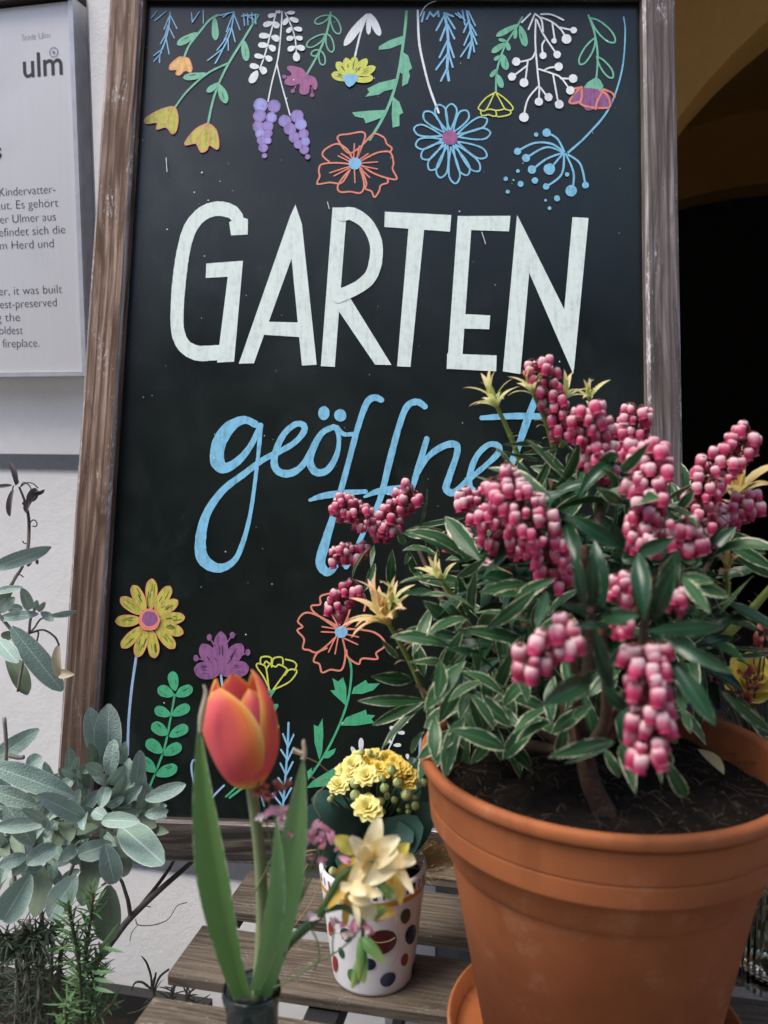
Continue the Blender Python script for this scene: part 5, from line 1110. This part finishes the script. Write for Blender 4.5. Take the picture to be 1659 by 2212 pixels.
t = NT('tulip_petal'); uv = t.n('UVMap'); uv.uv_map = 'UVMap'; sp_ = t.n('SeparateXYZ'); t.t.links.new(uv.outputs[0], sp_.inputs[0]); o = t.obj()
e = t.math('ABSOLUTE', t.math('MULTIPLY', t.math('SUBTRACT', sp_.outputs[0], .5), 2.))
fib = t.noise(t.uv((60, 2.2, 1)), 1., 4)
e = t.math('MULTIPLY', e, t.math('ADD', .66, t.math('MULTIPLY', sp_.outputs[1], .75, True), True))
e2 = t.math('ADD', e, t.math('MULTIPLY', t.math('SUBTRACT', fib, .5), .38))
col = t.ramp(e2, [(.12, (.78, .135, .16, 1)), (.48, (.81, .155, .12, 1)), (.74, (.86, .25, .08, 1)), (.90, (.90, .45, .10, 1)), (1., (.92, .66, .25, 1))])
col = t.mix(t.math('MULTIPLY', t.math('SUBTRACT', .13, sp_.outputs[1], True), 9., True), col, (.80, .52, .10, 1))
col = t.mix(t.math('MULTIPLY', t.math('SUBTRACT', sp_.outputs[1], .88, True), 5., True), col, (.86, .48, .12, 1))
t.bump(fib, .15, .0008); t.fin(col, .5, .3); M['petal'] = t.translucent(col, .32)
tul = thing('tulip', at(548, 2120, YV), 'red and orange tulip with long green leaves in the dark glass bottle', 'tulip')
mb = MB(); mb.tpx(KD, [(556,2160),(566,2000),(562,1860),(551,1760),(541,1685)], [14, 13, 13, 12, 13], [YV, YV+.005, YV+.004, YV, YV-.004], seg=10)
mb.build('stem', M['tstem'], tul)
# petals: patches of an egg-shaped bloom
fb, ft = at(540, 1692, YV-.004), at(508, 1462, YV-.004); FA = (ft-fb); FH_ = FA.length; FA.normalize()
fx = FA.cross(Vector((0, 1, 0))).normalized(); fx = fx if fx.x > 0 else -fx; fy = FA.cross(fx); fy = fy if fy.y < 0 else -fy      # fy points to the viewer
RM = 83*zc(fb)/F
def egg(tq): return RM*(max(0, math.sin(math.pi*min(1, .055+tq*.80)))**.62)*(1-.10*tq)
def tpetal(ang, span, top, k=1., lean=0., tipw=2.6, skew=0., nv=18, nu=8):
    mb = MB(); rows, uvs = [], []; v_ = random.random()
    for i in range(nv+1):
        tq = i/nv; hh = tq*top; wsp = span*(min(1, .80+.8*tq)*(1-tq**tipw)**.72+.012); row, ur = [], []
        for j in range(-nu, nu+1):
            u = j/nu; a = rad(ang)+rad(wsp)*u*.5+skew*tq
            r = egg(hh)*k*(1-.012*u*u)+.0008*math.sin(9*tq+3*u)
            row.append(mb.vert(fb+FA*(hh*FH_*(1+lean*tq))+(fx*math.cos(a)+fy*math.sin(a))*r, v_)); ur.append((u*.5+.5, tq))
        rows.append(row); uvs.append(ur)
    mb.grid(rows, uvs); return mb.build('petal', M['petal'], tul)
tpetal(120, 142, .97, 1.04, tipw=5.5); tpetal(50, 130, .93, .955, tipw=2.6); tpetal(2, 130, 1.05, .995, tipw=2.0); tpetal(196, 120, .985, .975, tipw=2.4); tpetal(252, 150, .985, .97); tpetal(312, 130, .98, .95)
mb = MB(); mb.lpx(KD, (524,2150), (430,1562), 88, YV-.012, YV-.03, prof='tulip', roll=-12, arch=.02, side=-.025, fold=.55, nv=20, nu=4); mb.mi = 1
mb.tpx(KD, [(432,1585),(436,1545),(445,1500),(440,1480)], [4, 7, 5, 2], YV-.03); mb.build('leaf', [M['tleaf'], M['wither']], tul)
mb = MB(); mb.lpx(KD, (566,2150), (656,1632), 92, YV-.004, YV-.02, prof='tulip', roll=6, arch=.02, side=.015, fold=.22, nv=20, nu=4); mb.lpx(KD, (546,2140), (596,1760), 64, YV-.016, YV-.02, prof='tulip', roll=30, fold=.3, nv=14); mb.mi = 1
mb.tpx(KD, [(655,1640),(658,1622),(656,1604),(657,1598)], [6, 5, 4, 2], YV-.02); mb.tpx(KD, [(652,1628),(640,1622),(634,1618)], [5, 4, 3], YV-.02)
tag(mb.build('leaf', [M['tleafb'], M['wither']], tul), 'grey green right hand tulip leaf')
# --- freesia
M['fpetal'] = leafmat('freesia_petal', (.88, .72, .36), (.90, .80, .50), rough=.5, tr=.4, tip=(.91, .84, .58)); M['fgold'] = leafmat('freesia_gold', (.78, .48, .06), (.82, .60, .16), rough=.5, tr=.3); M['flime'] = leafmat('freesia_lime', (.60, .55, .08), (.66, .62, .16), rough=.5, tr=.3)
M['fstem'] = simple('freesia_stem', (.055, .13, .035), (.035, .095, .025), 40, rough=.45); M['fbud'] = leafmat('freesia_bud', (.08, .20, .045), (.14, .27, .07), rough=.45, tr=.1, tip=(.30, .38, .10))
frs = thing('freesia', at(575, 2110, YV), 'pale yellow freesia arching from the dark bottle over the polka dot pot', 'freesia')
yf = .535
mb = MB(); mb.tpx(K4, [(-85,2000),(-40,1800),(40,1620),(180,1490),(300,1370),(390,1200),(450,1100),(560,1020)], [34, 36, 38, 36, 34, 30, 26, 18], [YV, YV, YV-.003, .54, .538, yf, yf, yf], seg=9)
mb.tpx(K4, [(330,1350),(480,1330),(600,1420),(640,1400)], [26, 22, 16, 14], yf); mb.tpx(K4, [(480,1120),(560,1300),(610,1480),(615,1560)], [10, 10, 12, 14], yf); mb.build('stem', M['fstem'], frs)
def frl(name, mat, lst, lab=None, y=yf, **kw):
    mb = MB()
    for b, t_, w_, *r in lst:
        w_ *= .86; d_ = dict(prof='petal', arch=.16, fold=.15, curl=.2, nv=9, nu=3, wave=.16); d_.update(kw)
        if r: d_['roll'] = r[0]
        mb.lpx(K4, b, t_, w_, y, y+random.uniform(-.018, .008), **d_)
    return tag(mb.build(name, mat, frs), lab)
for it in [((560,900),(395,800),150),((850,960),(965,845),150),((880,1000),(1000,940),110)]: frl('petal', [M['flime']], [it], 'yellow green back petal', yf+.012)
for it in [((560,960),(415,1125),110),((560,1090),(300,1350),115),((880,1060),(900,1315),90),((640,1380),(875,1365),110),((500,1200),(480,1480),66),((820,1040),(830,1200),90)]: frl('petal', [M['fgold']], [it], 'orange yellow petal', yf+.004)
frl('flower', [M['fpetal']], [((660,960),(740,655),170),((650,940),(520,800),170),((690,930),(890,800),180),((640,980),(560,830),160),((700,980),(880,900),160),((640,960),(520,1180),130),((850,960),(660,1150),190),((850,980),(1015,980),120),((880,1020),(995,1225),80),((680,1000),(620,1180),130)], 'large cream upper bloom', yf, prof='round', wave=.26)
frl('flower', [M['fpetal']], [((540,1170),(450,1180),90),((540,1160),(640,1240),130),((600,1190),(765,1235),105),((560,1270),(710,1410),150),((550,1260),(590,1475),60),((520,1230),(680,1300),120)], 'lower drooping bloom', yf-.012, wave=.22)
mb = MB()
for b, t_, w_ in (((630,1400),(795,1340),100),((610,1560),(775,1745),90),((600,1560),(590,1880),60),((615,1640),(622,1905),76),((590,1720),(535,1945),60),((740,1170),(860,1260),90)): mb.lpx(K4, b, t_, w_, yf-.004, yf-.012, prof='round', arch=.1, fold=-.4, nv=8, nu=3)
mb.build('bud', M['fbud'], frs)
# --- pink statice sprigs
M['stat'] = leafmat('pink_statice', (.72, .22, .36), (.85, .58, .66), rough=.5, tr=.3, tip=(.78, .34, .48)); M['statdk'] = leafmat('dark_red_statice', (.24, .02, .05), (.42, .08, .10), rough=.5, tr=.15, tip=(.60, .24, .06))
M['statw'] = leafmat('pale_statice', (.82, .66, .68), (.86, .74, .70), rough=.5, tr=.2); M['statstem'] = simple('statice_stem', (.16, .22, .08), (.10, .15, .05), 60, rough=.6)
def cluster(mb, c, y, n, R_, L):
    C_ = at(*c, y)
    for i in range(n):
        dr = Vector((random.gauss(0, .7), random.gauss(-.2, .6), random.gauss(.6, .6))).normalized(); b = C_+Vector((random.gauss(0, R_), random.gauss(0, R_*.6), random.gauss(0, R_*.6))); l = L*random.uniform(.7, 1.2)
        for k in range(4):
            s_ = (dr+Vector((random.uniform(-.35, .35), random.uniform(-.35, .35), random.uniform(-.2, .2)))).normalized(); mb.leaf(b, b+s_*l*.8, l*.22, prof='petal', arch=.1, nv=5)
sta = thing('statice', at(580, 2100, YV), 'sprig of small pink statice flowers beside the tulip', 'dried flower')
mb = MB()
for pts in ([(20,1700),(100,1400),(200,1100),(250,960),(280,860)],[(-60,1400),(60,1300),(150,1180),(180,1040)],[(0,1330),(120,1130),(180,960),(130,800)],[(60,1470),(230,1100),(330,900)],[(-60,1940),(80,1870),(250,1760),(380,1690),(480,1620),(590,1500)],[(250,1800),(285,1700),(270,1580),(230,1500),(200,1430)],[(390,1700),(390,1580),(405,1490)],[(-70,1380),(-10,1320),(60,1260)]): mb.tpx(K4, pts, 7, [YV-.01]*len(pts), seg=5)
for pts in ([(640,1500),(740,1440),(830,1290),(900,1180)],[(520,1420),(660,1120),(640,960),(600,830)],[(590,1490),(740,1420)],[(700,1300),(620,1100),(570,800)],[(620,1600),(700,1430)]): mb.tpx(K3, pts, 5, [YV]*len(pts), seg=5)
mb.build('stem', M['statstem'], sta)
def stl(mat, items, lab):
    for k, c, n, R_, L in items:
        mb = MB(); cluster(mb, k(*c), YV-.008, n, R_, L); tag(mb.build('flower_cluster', mat, sta), lab)
stl(M['stat'], [(K4,(130,770),9,.007,.010),(K4,(240,820),6,.005,.010),(K4,(345,870),7,.005,.010),(K4,(280,985),4,.002,.010),(K4,(585,1470),8,.006,.010),(K4,(620,1490),5,.006,.009),(K3,(650,895),5,.005,.010),(K3,(690,950),6,.005,.010)], 'bright pink')
stl(M['statw'], [(K4,(175,1070),3,.002,.011),(K4,(150,800),4,.006,.009),(K4,(205,1420),2,.002,.011),(K3,(640,950),5,.004,.011),(K3,(680,980),4,.004,.010),(K4,(560,1510),3,.005,.010),(K4,(400,1480),1,.001,.010)], 'pale pink')
stl(M['statdk'], [(K3,(565,740),6,.005,.009),(K3,(600,780),7,.005,.009),(K3,(645,800),5,.004,.009),(K4,(350,850),2,.004,.008)], 'dark red with orange tips')
# ------------------------------------------------------------------ ribbed glass vase with a small bouquet at the right
GV = atz(1655, 2108, TZ); GV.x += .012; GV.z = TZ
M['glass2'] = glassmat('clear_ribbed_glass', (.93, .96, .92))
gvase = thing('ribbed_glass_vase', GV, 'clear ribbed glass vase at the right edge behind the terracotta pot', 'vase')
mb = MB(); gr = .046
def rib_lathe(prof): mb.lathe(GV, prof, 192, ribs=48, ribamp=.012)
rib_lathe([(gr*.9, 0), (gr*.98, .003), (gr, .012), (gr*1.02, .10), (gr*1.05, .15), (gr*.99, .15), (gr*.94, .10), (gr*.92, .022), (gr*.8, .014), (.001, .013)]); mb.build('glass', M['glass2'], gvase)
M['water'] = glassmat('water', (.93, .95, .88), 0., 1.33)
mb = MB(); mb.lathe(GV, [(.001, .0138), (gr*.78, .0148), (gr*.905, .024), (gr*.925, .095), (.001, .095)], 96, capb=False); mb.build('water', M['water'], gvase)
M['gstem'] = simple('cut_stem', (.12, .16, .06), (.07, .10, .035), 60, rough=.5)
yb_ = GV.y
ran = thing('ranunculus', GV+Vector((0, 0, .02)), 'yellow ranunculus with red twiglets in the ribbed glass vase', 'flower')
M['ranp'] = leafmat('ranunculus_petal', (.76, .58, .04), (.82, .70, .16), rough=.45, tr=.25, tip=(.84, .76, .26))
mb = MB()
for i in range(9):
    a = random.uniform(0, 6.28); p0 = GV+Vector((math.cos(a)*.025, math.sin(a)*.025, .018)); p1 = GV+Vector((math.cos(a+2)*.02, math.sin(a+2)*.02, .15)); e_ = at(random.uniform(1570, 1700), random.uniform(1480, 1620), yb_+random.uniform(-.03, .05)); mb.tube([p0, p1, e_], .0018, 6, 6)
fc = at(1625, 1470, yb_); mb.tube([GV+Vector((0, 0, .02)), GV+Vector((.01, 0, .15)), at(1640, 1560, yb_), fc+Vector((0, .004, -.012))], [.003, .003, .003, .0028], 8, 6)
mb.build('stem', M['gstem'], ran)
mb = MB(); ax = Vector((-.15, -.55, .8)).normalized(); u = ax.orthogonal().normalized(); v = ax.cross(u)
for rg, (n, rr, el) in enumerate(((7, 1., .15), (7, .9, .5), (6, .8, .9), (5, .62, 1.2), (4, .4, 1.4))):
    for i in range(n):
        a = 6.2832*(i+.5*rg)/n+random.uniform(-.1, .1); dr = (u*math.cos(a)+v*math.sin(a))*math.cos(el)+ax*math.sin(el)
        mb.leaf(fc, fc+dr*.028*rr, .024*rr, nrm=ax, prof='round', arch=-.18, fold=.2, nv=7, nu=3)
mb.build('flower', M['ranp'], ran)
twg = thing('dried_twiglet', GV+Vector((.01, .01, .05)), 'dark red tipped dry sprigs beside the yellow ranunculus', 'dried flower')
mb = MB()
for (x, y) in ((1505,740),(1540,790),(1440,870),(1580,850),(1310,770),(1500,930),(1640,470),(1570,560),(1690,430),(1620,600)):
    c = K7(x, y); C_ = at(*c, yb_-.02)
    for i in range(7):
        dr = Vector((random.gauss(0, 1), random.gauss(0, .7), random.gauss(.3, .8))).normalized(); l = random.uniform(.006, .011); mb.mi = 0
        mb.leaf(C_+dr*.003, C_+dr*l+Vector((0, 0, .002)), .0042, prof='petal', arch=.12, nv=4, fold=.4); mb.mi = 1; mb.tube([C_, C_+dr*l*.6], .0005, 4, 1)
    mb.tube([at(1640, 1640, yb_), at(*K7((x+1560)/2, (y+1000)/2), yb_-.01), C_], .0008, 5, 5)
mb.build('flower_cluster', [M['statdk'], M['drystem']], twg)
mb = MB()
for b, t_, w_ in (((1480,960),(1700,1190),80),((1350,870),(1560,990),60),((1530,1000),(1640,1180),60)): mb.lpx(K7, b, t_, w_, .72, .70, prof='pieris', arch=.08, fold=.2, nv=10)
for pts in ([(1330,960),(1410,1050),(1390,1000),(1420,950)],[(1540,1160),(1552,1080),(1575,930)],[(1655,960),(1640,1150)],[(1450,650),(1520,680),(1560,720)]): mb.tpx(K7, pts, 6, [.73]*len(pts), seg=5)
tag(mb.build('foliage', M['pleaf'], ran), 'narrow variegated leaf below the bloom')
